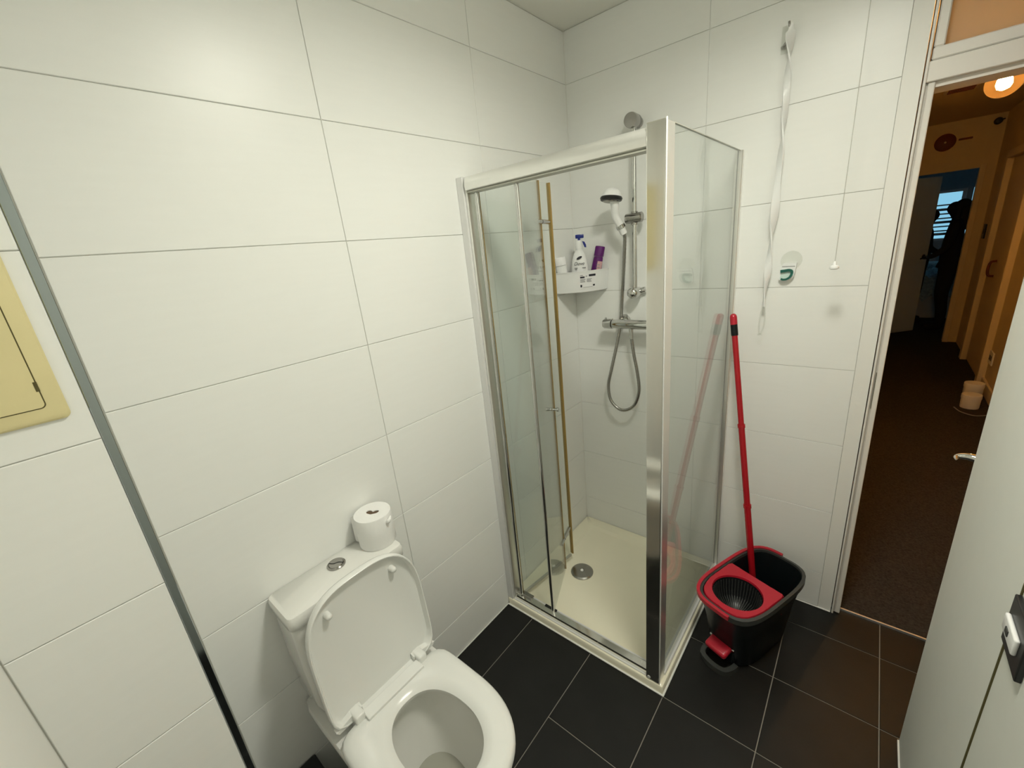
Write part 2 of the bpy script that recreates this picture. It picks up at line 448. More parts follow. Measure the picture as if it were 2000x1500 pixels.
bm = B(); box(bm, 2.012, 2.031, 0.12, 3.53, 0.004, 0.11, 0.004, 1); struct(obj('baseboard_hall', bm, 'hallwood'), 'hall skirting board on the right')
bm = B(); box(bm, 1.0, 1.19, 5.40, 5.50, 0, ZC); box(bm, 1.91, 2.03, 5.40, 5.50, 0, ZC); box(bm, 1.19, 1.91, 5.40, 5.5, 1.965, ZC)
we = struct(obj('wall_hall_end', bm, 'hallwall'), 'hall end wall with the bedroom doorway')
bm = B(); box(bm, 1.86, 1.905, 5.385, 5.51, 0, 1.97, 0.003, 1) if 0 else box(bm, 1.905, 1.955, 5.385, 5.402, 0, 2.0, 0.003, 1)
obj('doorway_casing', bm, 'hallwood', we)
for k, y in enumerate((5.19, 4.87)):
    bm = B(); box(bm, 2.018, 2.031, y - .06, y + .06, 1.22, 1.37, 0.004, 2)
    s = obj('light_switch', bm, 'blackpl'); bm = B(); box(bm, 2.013, 2.019, y - .02, y + .02, 1.27, 1.32, 0.002, 1); obj('rocker', bm, 'greyrim', s)
    tag(s, ['dark wall switch farthest down the hall, by the bedroom doorway', 'dark wall switch on the hall wall, nearer of the two'][k], 'switch', 'hall wall switches')
t = thing('wall_socket', 'pale socket plate low on the hall wall above the skirting', 'socket', (2.03, 3.44, 0.31))
bm = B(); box(bm, 2.020, 2.031, 3.37, 3.51, 0.255, 0.365, 0.004, 2); obj('plate', bm, 'whitepl', t)
bm = B(); box(bm, 2.017, 2.021, 3.40, 3.43, 0.29, 0.33); box(bm, 2.017, 2.021, 3.45, 3.48, 0.29, 0.33); obj('outlet', bm, 'greyrim', t)
t = thing('smoke_sensor', 'small black sensor high in the far corner of the hall', 'sensor', (1.965, 5.395, 2.40))
bm = B(); lathe(bm, [(0.034, 0), (0.034, 0.02), (0.022, 0.035), (0, 0.036)], (1.965, 5.40, 2.40), (0, -1, 0), 20, cap1=False); obj('housing', bm, 'blackpl', t, 40)
bm = B(); cyl(bm, (1.965, 5.37, 2.40), (2.01, 5.37, 2.41), 0.006, n=8); obj('aerial', bm, 'blackpl', t)
t = thing('round_plaque', 'round brown plaque on the wall above the bedroom doorway', 'plaque', (1.586, 5.395, 2.275))
bm = B(); lathe(bm, [(0.088, 0), (0.088, 0.012), (0.078, 0.02), (0.0, 0.02)], (1.586, 5.40, 2.275), (0, -1, 0), 32, cap1=False); obj('disc', bm, 'brown', t, 40)
bm = B(); lathe(bm, [(0.01, 0), (0.008, 0.008), (0, .01)], (1.586, 5.380, 2.275), (0, -1, 0), 12, cap1=False); obj('centre_stud', bm, 'hallwood', t, 40)
bm = B(); box(bm, 1.69, 1.80, 5.388, 5.401, 2.272, 2.292, 0.004, 1); tag(obj('wall_bar', bm, 'brown'), 'short brown bar on the hall wall beside the round plaque', 'bar')
t = thing('ceiling_vent', 'flat rectangular vent grille on the hall ceiling', 'vent', (1.50, 3.36, ZC))
bm = B(); box(bm, 1.40, 1.60, 3.20, 3.50, ZC - .018, ZC, 0.004, 1); obj('housing', bm, 'hallwood', t)
for k in range(5):
    bm = B(); box(bm, 1.425, 1.575, 3.235 + k * .052, 3.262 + k * .052, ZC - .024, ZC - .017, 0.001, 1); obj('slat', bm, 'brown', t)
# two pale tins on the carpet
for k, (x, y, r, h) in enumerate(((1.892, 2.95, 0.058, 0.115), (1.925, 3.17, 0.060, 0.150))):
    t = thing('storage_tin', ['low pale round tin on the hall carpet, nearest to the camera', 'taller pale round tin on the hall carpet behind the other'][k], 'tin', (x, y, 0.004), 'pale tins by the hall skirting')
    bm = B(); lathe(bm, [(r * .94, 0), (r * .98, 0.01), (r, h - .035)], (x, y, 0.004), n=28); obj('can', bm, 'sticker', t, 40)
    bm = B(); lathe(bm, [(r * 1.04, h - .035), (r * 1.04, h - .004), (r, h), (0, h)], (x, y, 0.004), n=28, cap1=False); obj('lid', bm, 'sticker', t, 40)
bm = B(); tube(bm, spline([(1.97, 2.78, .008), (1.90, 2.74, .009), (1.83, 2.80, .008), (1.80, 2.90, .008)], 8), 0.004, 8)
tag(obj('loose_cable', bm, 'inkgrey'), 'thin cable lying on the carpet in front of the tins', 'cable')

# amber globe bulb hanging in the hall
bc = Vector((1.495, 1.30, 2.112)); br = 0.064
t = thing('hall_pendant', 'glowing amber globe bulb hanging in the hall', 'lamp', bc)
bm = B(); prof = [(br * math.sin(a), -br * math.cos(a)) for a in [PI * k / 20 for k in range(0, 18)]] + [(0.02, 0.066), (0.019, 0.085)]
lathe(bm, prof, bc, n=32, cap0=False, cap1=False); obj('globe', bm, 'amber', t, 60)
bm = B(); lathe(bm, [(0.0205, 0.082), (0.0205, 0.112), (0.023, 0.114), (0.023, 0.165), (0.006, 0.17)], bc, n=20); obj('lamp_holder', bm, 'brown', t, 40)
bm = B(); cyl(bm, bc + Vector((0, 0, .168)), (bc.x, bc.y, ZC), 0.0035, n=8); obj('flex', bm, 'brown', t)
bm = B(); lathe(bm, [(0.045, 0), (0.04, -0.02), (0.01, -0.026)], (bc.x, bc.y, ZC), n=24); obj('ceiling_rose', bm, 'brown', t, 40)
bm = B(); lathe(bm, [(0.006, -.034), (.020, -.028), (.027, -.012), (.025, .006), (.014, .026), (.007, .05)], bc, n=20); obj('glow_core', bm, 'filament', t, 60)

# ------------------------------------------------------------------ bedroom at the end of the hall
slab('floor_bedroom', 0.4, 3.2, 5.40, 8.7, -0.06, 0.003, 'carpet', 'dark bedroom floor')
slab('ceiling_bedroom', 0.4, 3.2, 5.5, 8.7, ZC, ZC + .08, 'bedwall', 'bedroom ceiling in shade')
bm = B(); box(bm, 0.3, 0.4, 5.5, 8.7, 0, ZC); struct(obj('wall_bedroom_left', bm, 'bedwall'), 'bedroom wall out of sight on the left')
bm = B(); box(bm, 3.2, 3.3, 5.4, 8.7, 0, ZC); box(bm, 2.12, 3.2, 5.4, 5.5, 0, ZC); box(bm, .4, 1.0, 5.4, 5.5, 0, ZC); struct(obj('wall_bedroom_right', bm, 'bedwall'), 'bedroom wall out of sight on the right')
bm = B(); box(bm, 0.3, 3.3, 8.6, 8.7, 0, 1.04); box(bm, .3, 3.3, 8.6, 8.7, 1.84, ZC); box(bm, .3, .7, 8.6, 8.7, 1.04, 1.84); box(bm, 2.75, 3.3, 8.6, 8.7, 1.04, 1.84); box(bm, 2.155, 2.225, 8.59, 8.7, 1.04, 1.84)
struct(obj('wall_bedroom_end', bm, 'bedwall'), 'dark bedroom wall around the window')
bm = B(); box(bm, .70, 2.155, 8.64, 8.645, 1.04, 1.84); wn = struct(obj('window_1', bm, 'paneglass'), 'bright blue bedroom window behind the standing people')  # left part behind the door is unseen, widened to brighten the bed
bm = B(); box(bm, .70, 2.155, 8.62, 8.66, 1.80, 1.84); box(bm, .70, 2.155, 8.62, 8.66, 1.04, 1.08); box(bm, 2.11, 2.155, 8.62, 8.66, 1.08, 1.80); box(bm, .70, .75, 8.62, 8.66, 1.08, 1.80); obj('window_frame', bm, 'blind', wn)
bm = B(); box(bm, 2.225, 2.75, 8.64, 8.645, 1.04, 1.84); wn2 = struct(obj('window_2', bm, 'paneglass'), 'sliver of a second bright bedroom window')
for k, z in enumerate((1.13, 1.19, 1.26, 1.32, 1.39, 1.46, 1.52, 1.60)):
    bm = B(); box(bm, .75, 2.13, 8.60, 8.618, z, z + (.022 if k % 3 else .04), 0.001, 1); obj('blind_slat', bm, 'blind' if k % 3 else 'bedwall', wn)
# open bedroom door
hx, hy, ex, ey = 1.20, 5.52, 1.665, 6.02
dv = Vector((ex - hx, ey - hy, 0)); L = dv.length; dv.normalize(); nv = Vector((dv.y, -dv.x, 0))
Mx = Matrix(((dv.x, nv.x, 0, hx), (dv.y, nv.y, 0, hy), (0, 0, 1, 0), (0, 0, 0, 1)))
bm = B(); box(bm, 0, L, -0.04, 0, 0.01, 1.955, 0.002, 1, Mx)
d4 = struct(obj('door_4', bm, 'leafgrey'), 'open grey bedroom door at the far end of the hall')
bm = B(); p = Mx @ Vector((L - .06, 0, 1.0)); lathe(bm, [(0.024, 0), (0.024, 0.006), (0.009, 0.008), (0.009, 0.045), (.02, .05), (.02, .06), (0, .062)], p, nv, 16, cap1=False); obj('door_knob', bm, 'chromedark', d4, 40)
# bed
t = thing('bed', 'bed with a rumpled blue duvet below the bedroom window', 'bed', (1.85, 7.7, 0.003))
bm = B(); box(bm, 1.35, 2.35, 7.0, 8.55, 0.003, 0.34, 0.02, 2); obj('bed_base', bm, 'bedwall', t)
bm = B()
N = 24
vv = [[bm.verts.new((1.33 + 1.04 * i / N, 6.97 + 1.56 * j / N, 0.56 + 0.06 * math.sin(i * 1.7 + j * .6) * math.cos(j * 1.1) + .06 * math.sin(j * .5) - .22 * (max(0, abs(i / N - .5) * 2 - .88) / .12) ** 2 - .25 * max(0, 1 - j / 2.0))) for j in range(N + 1)] for i in range(N + 1)]
for i in range(N):
    for j in range(N): bm.faces.new((vv[i][j], vv[i + 1][j], vv[i + 1][j + 1], vv[i][j + 1]))
bmesh.ops.solidify(bm, geom=bm.faces[:], thickness=0.06)
obj('duvet', bm, 'duvet', t, 60)
bm = B(); box(bm, 1.50, 2.10, 8.2, 8.5, .58, .72, 0.06, 4); obj('pillow', bm, 'duvet', t, 60)

def skin(name, chains, m, parent, root=None, sub=2):
    """chains: lists of (co, radius); points with equal co are shared"""
    vs = []; rs = []; es = []; idx = {}
    for ch in chains:
        prev = None
        for co, r in ch:
            k = tuple(round(c, 4) for c in co)
            if k not in idx:
                idx[k] = len(vs); vs.append(co); rs.append(r if isinstance(r, tuple) else (r, r))
            if prev is not None and prev != idx[k]: es.append((prev, idx[k]))
            prev = idx[k]
    me = bpy.data.meshes.new(name); me.from_pydata(vs, es, [])
    o = link(name, me, m, parent)
    md = o.modifiers.new('skin', 'SKIN'); md.use_smooth_shade = True
    sv = me.skin_vertices[0].data
    for i, r in enumerate(rs): sv[i].radius = r
    sv[0].use_root = True
    s = o.modifiers.new('subdivision', 'SUBSURF'); s.levels = sub; s.render_levels = sub
    return o

def person(label, x, y, h, face, arm, hairlen, group):
    """standing figure facing along -x or +x (face = -1 / +1) with the near arm reaching to arm=(x,y,z)"""
    s = h / 1.70; f = face
    t = thing('person', label, 'person', (x, y, 0.003), group)
    P = lambda dx, dy, dz: (x + dx * s * f, y + dy * s, dz * s + 0.003)
    pel, sp, ch, nk = P(0, 0, .92), P(.01, 0, 1.10), P(.0, 0, 1.30), P(.01, 0, 1.44)
    hb, hc, ht = P(.04, 0, 1.50), P(.045, 0, 1.57), P(.03, 0, 1.645)
    chains = [[(pel, (.155, .13)), (sp, (.135, .115)), (ch, (.165, .12)), (nk, (.055, .055)), (hb, (.065, .06)), (hc, (.095, .078)), (ht, (.07, .065))],
              [(hc, .09), (P(.128, 0, 1.545), .02)]]
    a = Vector(arm); sh = Vector(P(.02, -.17, 1.36)); el = (sh + a) * .5 + Vector((0.03 * -f, -.03, -.09))
    chains.append([(ch, .15), (tuple(sh), .062), (tuple(el), .045), (tuple(a), .03), (tuple(a + Vector((.05 * f, 0, -.01))), (.034, .02))])
    hand = a + Vector((.05 * f, 0, -.01))
    for k, (dy2, dzz, ln) in enumerate(((-.026, .004, .062), (-.008, .008, .072), (.010, .006, .068), (.026, 0, .055))):
        b = hand + Vector((.035 * f, dy2, dzz)); chains.append([(tuple(hand), .03), (tuple(b), .009), (tuple(b + Vector((ln * .5 * f, 0, -.012))), .0085), (tuple(b + Vector((ln * .8 * f, 0, -.04))), .0075)])
    b = hand + Vector((.0 * f, -.03, .012)); chains.append([(tuple(hand), .03), (tuple(b), .010), (tuple(b + Vector((.032 * f, -.012, -.004))), .009), (tuple(b + Vector((.055 * f, -.006, -.022))), .008)])
    sh2 = P(0, .17, 1.36); chains.append([(ch, .15), (sh2, .062), (P(-.02, .22, 1.10), .047), (P(.06, .20, .88), .032), (P(.09, .19, .80), (.03, .018))])
    for sd in (-1, 1):
        chains.append([(pel, .14), (P(0, .085 * sd, .84), .095), (P(.02, .095 * sd, .48), .066), (P(-.015, .10 * sd, .26), .055), (P(-.02, .10 * sd, .09), .042), (P(.0, .10 * sd, .045), .045), (P(.14, .115 * sd, .03), (.04, .028))])
    skin('body', chains, 'silhouette', t)
    hc2 = [[(P(.0, 0, 1.615), (.105, .10)), (P(-.045, 0, 1.55), (.10, .105)), (P(-.06, 0, 1.44), (.085, .11)), (P(-.05, 0, 1.44 - hairlen * .6), (.07, .115)), (P(-.045, 0, 1.44 - hairlen), (.035, .08))],
           [(P(.0, 0, 1.615), .105), (P(.035, 0, 1.650), (.06, .075))]]
    for sd in (-1, 1): hc2.append([(P(.0, 0, 1.615), .105), (P(.02, .085 * sd, 1.56), .032), (P(.02, .098 * sd, 1.45), .034), (P(.035, .095 * sd, 1.40 - hairlen * .4), .022)])
    skin('hair', hc2, 'hair', t)
    return t
person('person in dark clothes facing left with one arm out, seen through the far doorway', 1.90, 6.20, 1.70, -1, (1.70, 5.98, 0.985), 0.16, 'people in the bedroom')
person('person in dark clothes partly hidden behind the grey bedroom door', 1.635, 6.72, 1.62, 1, (1.80, 6.50, 1.00), 0.05, 'people in the bedroom')

# ------------------------------------------------------------------ ceiling lamp of the bathroom (above the frame)
lc = Vector((1.00, -1.04, ZC))
t = thing('ceiling_lamp', 'round flush ceiling lamp lighting the bathroom', 'lamp', lc)
bm = B(); lathe(bm, [(0.160, 0), (0.160, -0.064), (0.157, -0.067), (0.150, -0.067), (0.147, -0.064), (0.147, -0.018)], lc, n=40); obj('lamp_base_shield', bm, 'whitepl', t, 40)  # deep rim added below the diffuser to hold light off the upper walls
bm = B(); lathe(bm, [(0.1465, -0.020), (0.145, -0.0235), (0, -0.024)], lc, n=40, cap0=False, cap1=False); obj('diffuser', bm, 'lamp', t, 60)

# ------------------------------------------------------------------ shower tray
TX, TY, TZ = 0.745, -0.750, 0.036
t = thing('shower_tray', 'square cream shower tray on the black floor', 'shower tray', (TX / 2, TY / 2, 0))
def rrect(x0, x1, y0, y1, r, z, n=6):
    pts = []
    for (cx, cy, a0) in ((x1 - r, y1 - r, 0), (x0 + r, y1 - r, 90), (x0 + r, y0 + r, 180), (x1 - r, y0 + r, 270)):
        for k in range(n + 1):
            a = math.radians(a0 + 90 * k / n); pts.append((cx + r * math.cos(a), cy + r * math.sin(a), z))
    return pts
bm = B()
loft(bm, [rrect(0.001, TX, TY, -.001, .008, 0.0), rrect(0.001, TX, TY, -.001, .008, TZ - .003), rrect(.003, TX - .002, TY + .002, -.003, .008, TZ),
          rrect(.058, TX - .058, TY + .062, -.058, .03, TZ), rrect(.064, TX - .064, TY + .068, -.064, .028, TZ - .003),
          rrect(.072, TX - .072, TY + .076, -.072, .028, TZ - .012), rrect(.08, TX - .08, TY + .084, -.08, .03, TZ - .014),
          rrect(.19, .21, -.41, -.39, .005, TZ - .017)], True, True)
obj('tray_top', bm, 'tray', t, 50)
bm = B(); lathe(bm, [(0.056, 0), (0.056, 0.004), (0.050, 0.009), (0.012, 0.011), (0.010, 0.009), (0, 0.009)], (0.20, -0.40, TZ - .0165), n=40, cap1=False)
dr = obj('drain_cover', bm, 'chromedark', t, 30)
bm = B(); lathe(bm, [(0.0075, 0), (0.007, .0035), (0, .004)], (0.20, -0.40, TZ - .0075), n=16, cap1=False); obj('screw', bm, 'whitepl', dr)

# ------------------------------------------------------------------ shower enclosure
ZT = 1.862
E_ = thing('shower_enclosure', 'glass corner shower enclosure with folded door and chrome post', 'shower enclosure', (0.37, -0.37, TZ))
bm = B(); box(bm, 0.0, 0.030, -0.746, -0.692, TZ, ZT, 0.003, 2); obj('wall_post', bm, 'aluwhite', E_)
bm = B(); box(bm, 0.030, 0.040, -0.738, -0.700, TZ, ZT - .004, 0.002, 1); obj('wall_post_insert', bm, 'alu', E_)
# curved head rail
bm = B()
prof = [(-.700, 1.812), (-.738, 1.812), (-.7455, 1.818), (-.748, 1.832), (-.746, 1.846), (-.739, 1.857), (-.728, 1.862), (-.700, 1.862)]
loft(bm, [[(x, a, b) for a, b in prof] for x in (0.040, 0.681)]); obj('head_rail', bm, 'alu', E_, 40)
bm = B(); box(bm, 0.041, 0.681, -.742, -.702, 1.8085, 1.8125); obj('rail_underside', bm, 'sealclear', E_)
# bottom rail
bm = B(); box(bm, 0.034, 0.684, -.742, -.735, TZ, TZ + .006, 0.001, 1); obj('rail_lip', bm, 'aluwhite', E_)
bm = B(); prism(bm, [(-.7352, TZ), (-.7348, TZ + .027), (-.710, TZ + .029), (-.706, TZ + .026), (-.704, TZ)], lambda a, b: (.034, a, b), lambda a, b: (.684, a, b)); obj('bottom_rail', bm, 'polish', E_)
bm = B(); box(bm, 0.040, 0.684, -.7065, -.702, TZ + .024, TZ + .030); obj('rail_edge', bm, 'aluwhite', E_)
# corner post
bm = B(); box(bm, 0.681, 0.7295, -0.747, -0.702, TZ + .002, 1.868, 0.0025, 2); obj('corner_post', bm, 'polish', E_, label='polished chrome corner post')
bm = B(); box(bm, 0.7295, 0.733, -0.7475, -0.742, TZ + .002, 1.870, 0.001, 1); obj('post_bead', bm, 'aluwhite', E_)
bm = B(); box(bm, 0.7205, 0.7315, -0.742, -0.690, TZ + .002, 1.866, 0.002, 1); obj('glazing_channel', bm, 'alu', E_)
bm = B(); cyl(bm, (0.692, -.7485, TZ + .012), (0.692, -.745, TZ + .012), .006, n=16); obj('screw_cap', bm, 'aluwhite', E_)
# fixed side pane
bm = B(); box(bm, 0.723, 0.729, -0.70, -0.012, TZ + .012, 1.865); sp = obj('side_pane', bm, 'glass', E_, label='clear fixed side pane')
bm = B(); box(bm, 0.7225, 0.7295, -0.69, -0.02, 1.865, 1.867); obj('pane_edge', bm, 'sealclear', sp)
bm = B(); box(bm, 0.712, 0.737, -0.024, -0.001, TZ, 1.868, 0.002, 1); obj('wall_channel', bm, 'alu', E_)
bm = B(); box(bm, 0.7195, 0.7225, -0.027, -0.022, TZ, 1.866); obj('channel_gasket', bm, 'blackpl', E_)
bm = B(); box(bm, 0.708, 0.736, -0.70, -0.02, TZ, TZ + .014, 0.002, 1); obj('side_bottom_rail', bm, 'aluwhite', E_)
# folded two-leaf door
Ap, Bp, B2, Cp = Vector((.070, -.715)), Vector((.120, -.360)), Vector((.143, -.462)), Vector((.243, -.714))
def leaf(name, a, b, z0, z1, th=.006):
    d = (b - a); L_ = d.length; d.normalize(); n_ = Vector((d.y, -d.x))
    Mx = Matrix(((d.x, n_.x, 0, a.x), (d.y, n_.y, 0, a.y), (0, 0, 1, 0), (0, 0, 0, 1)))
    bm = B(); box(bm, 0.006, L_ - .004, -th / 2, th / 2, z0, z1, Mx=Mx)
    return obj(name, bm, 'glass', E_), Mx, L_
p1, M1, L1 = leaf('door_leaf', Ap, Bp, .072, 1.845); p1['label'] = 'inner folded glass door leaf'
p2, M2, L2 = leaf('door_leaf', Cp, B2, .060, 1.845); p2['label'] = 'outer folded glass door leaf'
bm = B(); box(bm, L1 - .004, L1 + .003, -.009, .008, .072, 1.845, 0.001, 1, M1); obj('edge_seal', bm, 'seal', p1, label='yellowed edge seal')
bm = B(); box(bm, L2 - .004, L2 + .001, -.0045, .0045, .060, 1.845, Mx=M2); obj('edge_seal', bm, 'seal', p2, label='yellowed edge seal')
bm = B(); box(bm, -.004, .010, -.012, -.004, .075, 1.815, 0.001, 1, M1); obj('pivot_seal', bm, 'seal', p1)
bm = B(); cyl(bm, (Ap.x - .004, Ap.y - .004, .07), (Ap.x - .004, Ap.y - .004, 1.82), .0075, n=16); obj('pivot_stile', bm, 'chrome', p1, 60)
bm = B(); cyl(bm, (Cp.x, Cp.y - .003, .062), (Cp.x, Cp.y - .003, 1.825), .0078, n=16); obj('slide_stile', bm, 'chrome', p2, 60)
bm = B(); box(bm, .012, L1 - .01, -.004, .004, .062, .074, Mx=M1); obj('drip_seal', bm, 'sealclear', p1)
for z in (1.70, .235):
    bm = B()
    a = M2 @ Vector((L2 - .022, 0, z)); b = M1 @ Vector((L1 - .012, 0, z))
    d = (b - a).normalized()
    cyl(bm, a - d * .02, a + d * .018, .0085, n=14); cyl(bm, a + d * .018, a + d * .026, .006, n=14); cyl(bm, a + d * .026, b, .0085, n=14)
    obj('leaf_hinge', bm, 'chrome', p2, 40)
bm = B(); k0 = M2 @ Vector((L2 - .03, 0, .935)); nn = Vector((M2[0][1], M2[1][1], 0))
for s in (1, -1):
    lathe(bm, [(.0075, .003), (.0065, .008), (.0065, .016), (.0095, .024), (.0095, .027), (0, .0275)], k0, nn * s, 20, cap1=False)
obj('door_knob', bm, 'chrome', p2, 40)
bm = B(); box(bm, Ap.x - .03, Ap.x + .055, -.722, -.700, .062, .074, 0.002, 1); obj('pivot_block', bm, 'chromedark', E_)
bm = B(); box(bm, Cp.x - .05, Cp.x + .012, -.714, -.702, .060, .068, 0.001, 1); obj('slide_block', bm, 'blackpl', E_)

# ------------------------------------------------------------------ riser rail with handset, mixer
bx, by = 0.340, -0.055
t = thing('shower_riser_rail', 'chrome riser rail with sliding bracket on the shower wall', 'shower rail', (bx, 0, 1.37))
bm = B(); cyl(bm, (bx, by, 1.375), (bx, by, 2.055), .0105, n=24); obj('rail', bm, 'chrome', t, 60)
bm = B(); lathe(bm, [(.021, 0), (.021, .02), (.027, .028), (.0285, .070), (.027, .078), (.0, .079)], (bx - .004, -.001, 2.050), (0, -1, 0), 28, cap1=False); obj('top_bracket', bm, 'chromedark', t, 40)
bm = B(); lathe(bm, [(.020, 0), (.020, .01), (.023, .022), (.0265, .05), (.024, .070), (.014, .081), (0, .084)], (bx - .006, -.001, 1.372), (0, -1, 0), 28, cap1=False)
cyl(bm, (bx - .006, -.018, 1.372), (bx + .030, -.012, 1.380), .014, n=16); obj('bottom_bracket', bm, 'chrome', t, 40)
bm = B(); cyl(bm, (bx - .034, by - .004, 1.685), (bx + .034, by - .004, 1.687), .0205, n=24); cyl(bm, (bx + .034, by - .004, 1.687), (bx + .037, by - .004, 1.687), .0205, .017, n=24)
cyl(bm, (bx, by, 1.658), (bx, by, 1.712), .0145, n=20); obj('slider', bm, 'chromedark', t, 40)
bm = B(); h0 = Vector((.297, -.088, 1.648)); hd = Vector((-.30, -.32, .90)).normalized()
lathe(bm, [(.0175, .002), (.0195, .004), (.0195, .016), (.0175, .018)], h0, hd, 20); obj('handset_cradle', bm, 'chrome', t, 40)

t = thing('shower_handset', 'white hand shower with black rim hanging in the bracket', 'shower head', (.30, -.09, 1.64))
hb = h0 - hd * .006; hc = Vector((.272, -.128, 1.772))
ht = h0 + hd * .10
hb = h0 - hd * .024
bm = B(); pts = spline([hb, h0 + hd * .02, h0 + hd * .06, hc + Vector((.010, .012, -.030)), hc + Vector((.004, .006, .006))], 6)
tube(bm, pts, [.0145 + .0035 * i / (len(pts) - 1) for i in range(len(pts))], 18); obj('handle', bm, 'whitepl', t, 60)
fa = Vector((-.06, -.16, -.98)).normalized()      # spray face direction
bm = B(); lathe(bm, [(0, -.040), (.014, -.038), (.028, -.031), (.038, -.018), (.042, -.004)], hc, fa, 32, cap0=False); obj('head_shell', bm, 'whitepl', t, 60)
bm = B(); lathe(bm, [(.0435, -.004), (.046, .002), (.043, .010), (.034, .013), (0, .0135)], hc, fa, 32, cap1=False); hr = obj('rim', bm, 'blackpl', t, 40)
bm = B(); lathe(bm, [(.033, .013), (.031, .015), (0, .015)], hc, fa, 32, cap1=False); obj('spray_plate', bm, 'chromedark', hr, 40)
bm = B()
hose = spline([hb, (.303, -.072, 1.60), (.286, -.050, 1.48), (.266, -.028, 1.36), (.252, -.022, 1.23), (.236, -.035, 1.12), (.215, -.055, 1.00), (.200, -.062, .915), (.214, -.064, .838), (.268, -.064, .797), (.330, -.064, .826), (.360, -.064, .905), (.354, -.066, 1.00), (.338, -.068, 1.09), (.327, -.070, 1.175)], 14)
rr = [.0074 + .0006 * (i % 2) for i in range(len(hose))]
tube(bm, hose, rr, 12); obj('hose', bm, 'chromedark', t, 60, 'ribbed metal shower hose')
bm = B(); cyl(bm, (.327, -.070, 1.165), (.327, -.070, 1.212), .0098, n=14); obj('hose_nut', bm, 'chrome', t, 40)

t = thing('shower_mixer', 'chrome thermostatic bar mixer below the riser rail', 'mixer', (.335, -.07, 1.23))
my, mz = -.072, 1.2315
bm = B(); cyl(bm, (.238, my, mz), (.425, my, mz), .0215, n=28); obj('body', bm, 'chrome', t, 40)
for s, (xa, xb) in ((-1, (.236, .190)), (1, (.427, .470))):
    bm = B(); lathe(bm, [(.0185, 0), (.0235, .002), (.0235, .040), (.020, .0455), (0, .046)], (xa, my, mz), (s, 0, 0), 28, cap1=False)
    cyl(bm, (xa + s * .035, my, mz + .022), (xa + s * .035, my, mz + .029), .004, n=10)
    obj('control_knob', bm, 'chrome', t, 40)
for x in (.264, .414):
    bm = B(); lathe(bm, [(.030, 0), (.029, .006), (.020, .018), (.014, .024), (.014, .062)], (x, -.001, mz + .004), (0, -1, 0), 28); obj('wall_union', bm, 'chrome', t, 40)
bm = B(); cyl(bm, (.327, my, mz - .034), (.327, my, mz - .015), .0105, n=16); obj('outlet', bm, 'chrome', t, 40)

# ------------------------------------------------------------------ corner shelf and bottles
SZ0, SZ1, SR = 1.386, 1.482, 0.186
t = thing('corner_shelf', 'white corner caddy shelf fixed in the shower corner', 'shelf', (.08, -.08, SZ0))
def quad(r, z, off=0.0, n=20):
    pts = [(0.002 + off, -0.002 - off, z)]
    # gently bowed front between the two walls
    a = Vector((0.002 + off, -r)); b = Vector((r, -0.002 - off))
    for k in range(n + 1):
        u = k / n; p = a.lerp(b, u); bow = .050 * math.sin(PI * u) ** .75
        pts.append((p.x + bow * .72, p.y - bow * .72, z))
    return pts
bm = B()
loft(bm, [quad(SR - .016, SZ0), quad(SR - .010, SZ0 + .003), quad(SR, SZ1), quad(SR - .004, SZ1, .003), quad(SR - .012, SZ0 + .012, .003)], True, True)
obj('basket', bm, 'whitepl', t, 40)
bm = B()
rings = []
for (o, z) in ((.0015, SZ1 - .003), (.0025, SZ1 + .002), (-.001, SZ1 + .002), (-.002, SZ1 - .003)):
    q = quad(SR + o, z)[1:]; rings.append(q)
vr = [[bm.verts.new(p) for p in r] for r in rings]
for i in range(4):
    a, b = vr[i], vr[(i + 1) % 4]
    for k in range(len(a) - 1): bm.faces.new((a[k], a[k + 1], b[k + 1], b[k]))
obj('lip', bm, 'whitepl', t, 60)
# sticker follows the bowed front
def front(u, v, off=.0006):
    r = SR - .010 + .010 * v; a = Vector((.002, -r)); b = Vector((r, -.002)); p = a.lerp(b, u); bow = .050 * math.sin(PI * u) ** .75
    return (p.x + (bow + off * 1.4) * .72, p.y - (bow + off * 1.4) * .72, SZ0 + .003 + (SZ1 - SZ0 - .003) * v)
def patch(name, u0, u1, v0, v1, m, parent, off=.0008, n=8):
    bm = B(); 
    rg = []
    for k in range(n + 1):
        u = u0 + (u1 - u0) * k / n
        rg.append([front(u, v0, off), front(u, v1, off), front(u, v1, off - .0006), front(u, v0, off - .0006)])
    loft(bm, rg); return obj(name, bm, m, parent)
st = patch('sticker', .40, .73, .16, .86, 'sticker', t, label if 0 else .0012) if 0 else patch('sticker', .40, .73, .16, .86, 'sticker', t, .0012)
st['label'] = 'printed paper sticker'
for k, (u0, u1, v0, v1, mm) in enumerate(((.42, .50, .68, .76, 'ink'), (.58, .71, .74, .84, 'ink'), (.42, .515, .60, .63, 'inkgrey'), (.42, .50, .54, .57, 'inkgrey'), (.42, .51, .48, .51, 'inkgrey'), (.54, .635, .60, .63, 'inkgrey'), (.54, .62, .54, .57, 'inkgrey'), (.54, .63, .48, .51, 'inkgrey'),
                           (.42, .45, .24, .36, 'ink'), (.66, .70, .26, .34, 'ink'), (.47, .65, .22, .235, 'inkgrey'), (.42, .47, .80, .83, 'inkgrey'), (.52, .55, .74, .78, 'inkgrey'))):
    patch('print_mark', u0, u1, v0, v1, mm, st, .0020, 4)

def Rz(ax, ang, c):
    c = Vector(c); return Matrix.Translation(c) @ Matrix.Rotation(ang, 4, ax) @ Matrix.Translation(-c)
def place(bm, Mx):
    for v in bm.verts: v.co = Mx @ v.co
    return bm

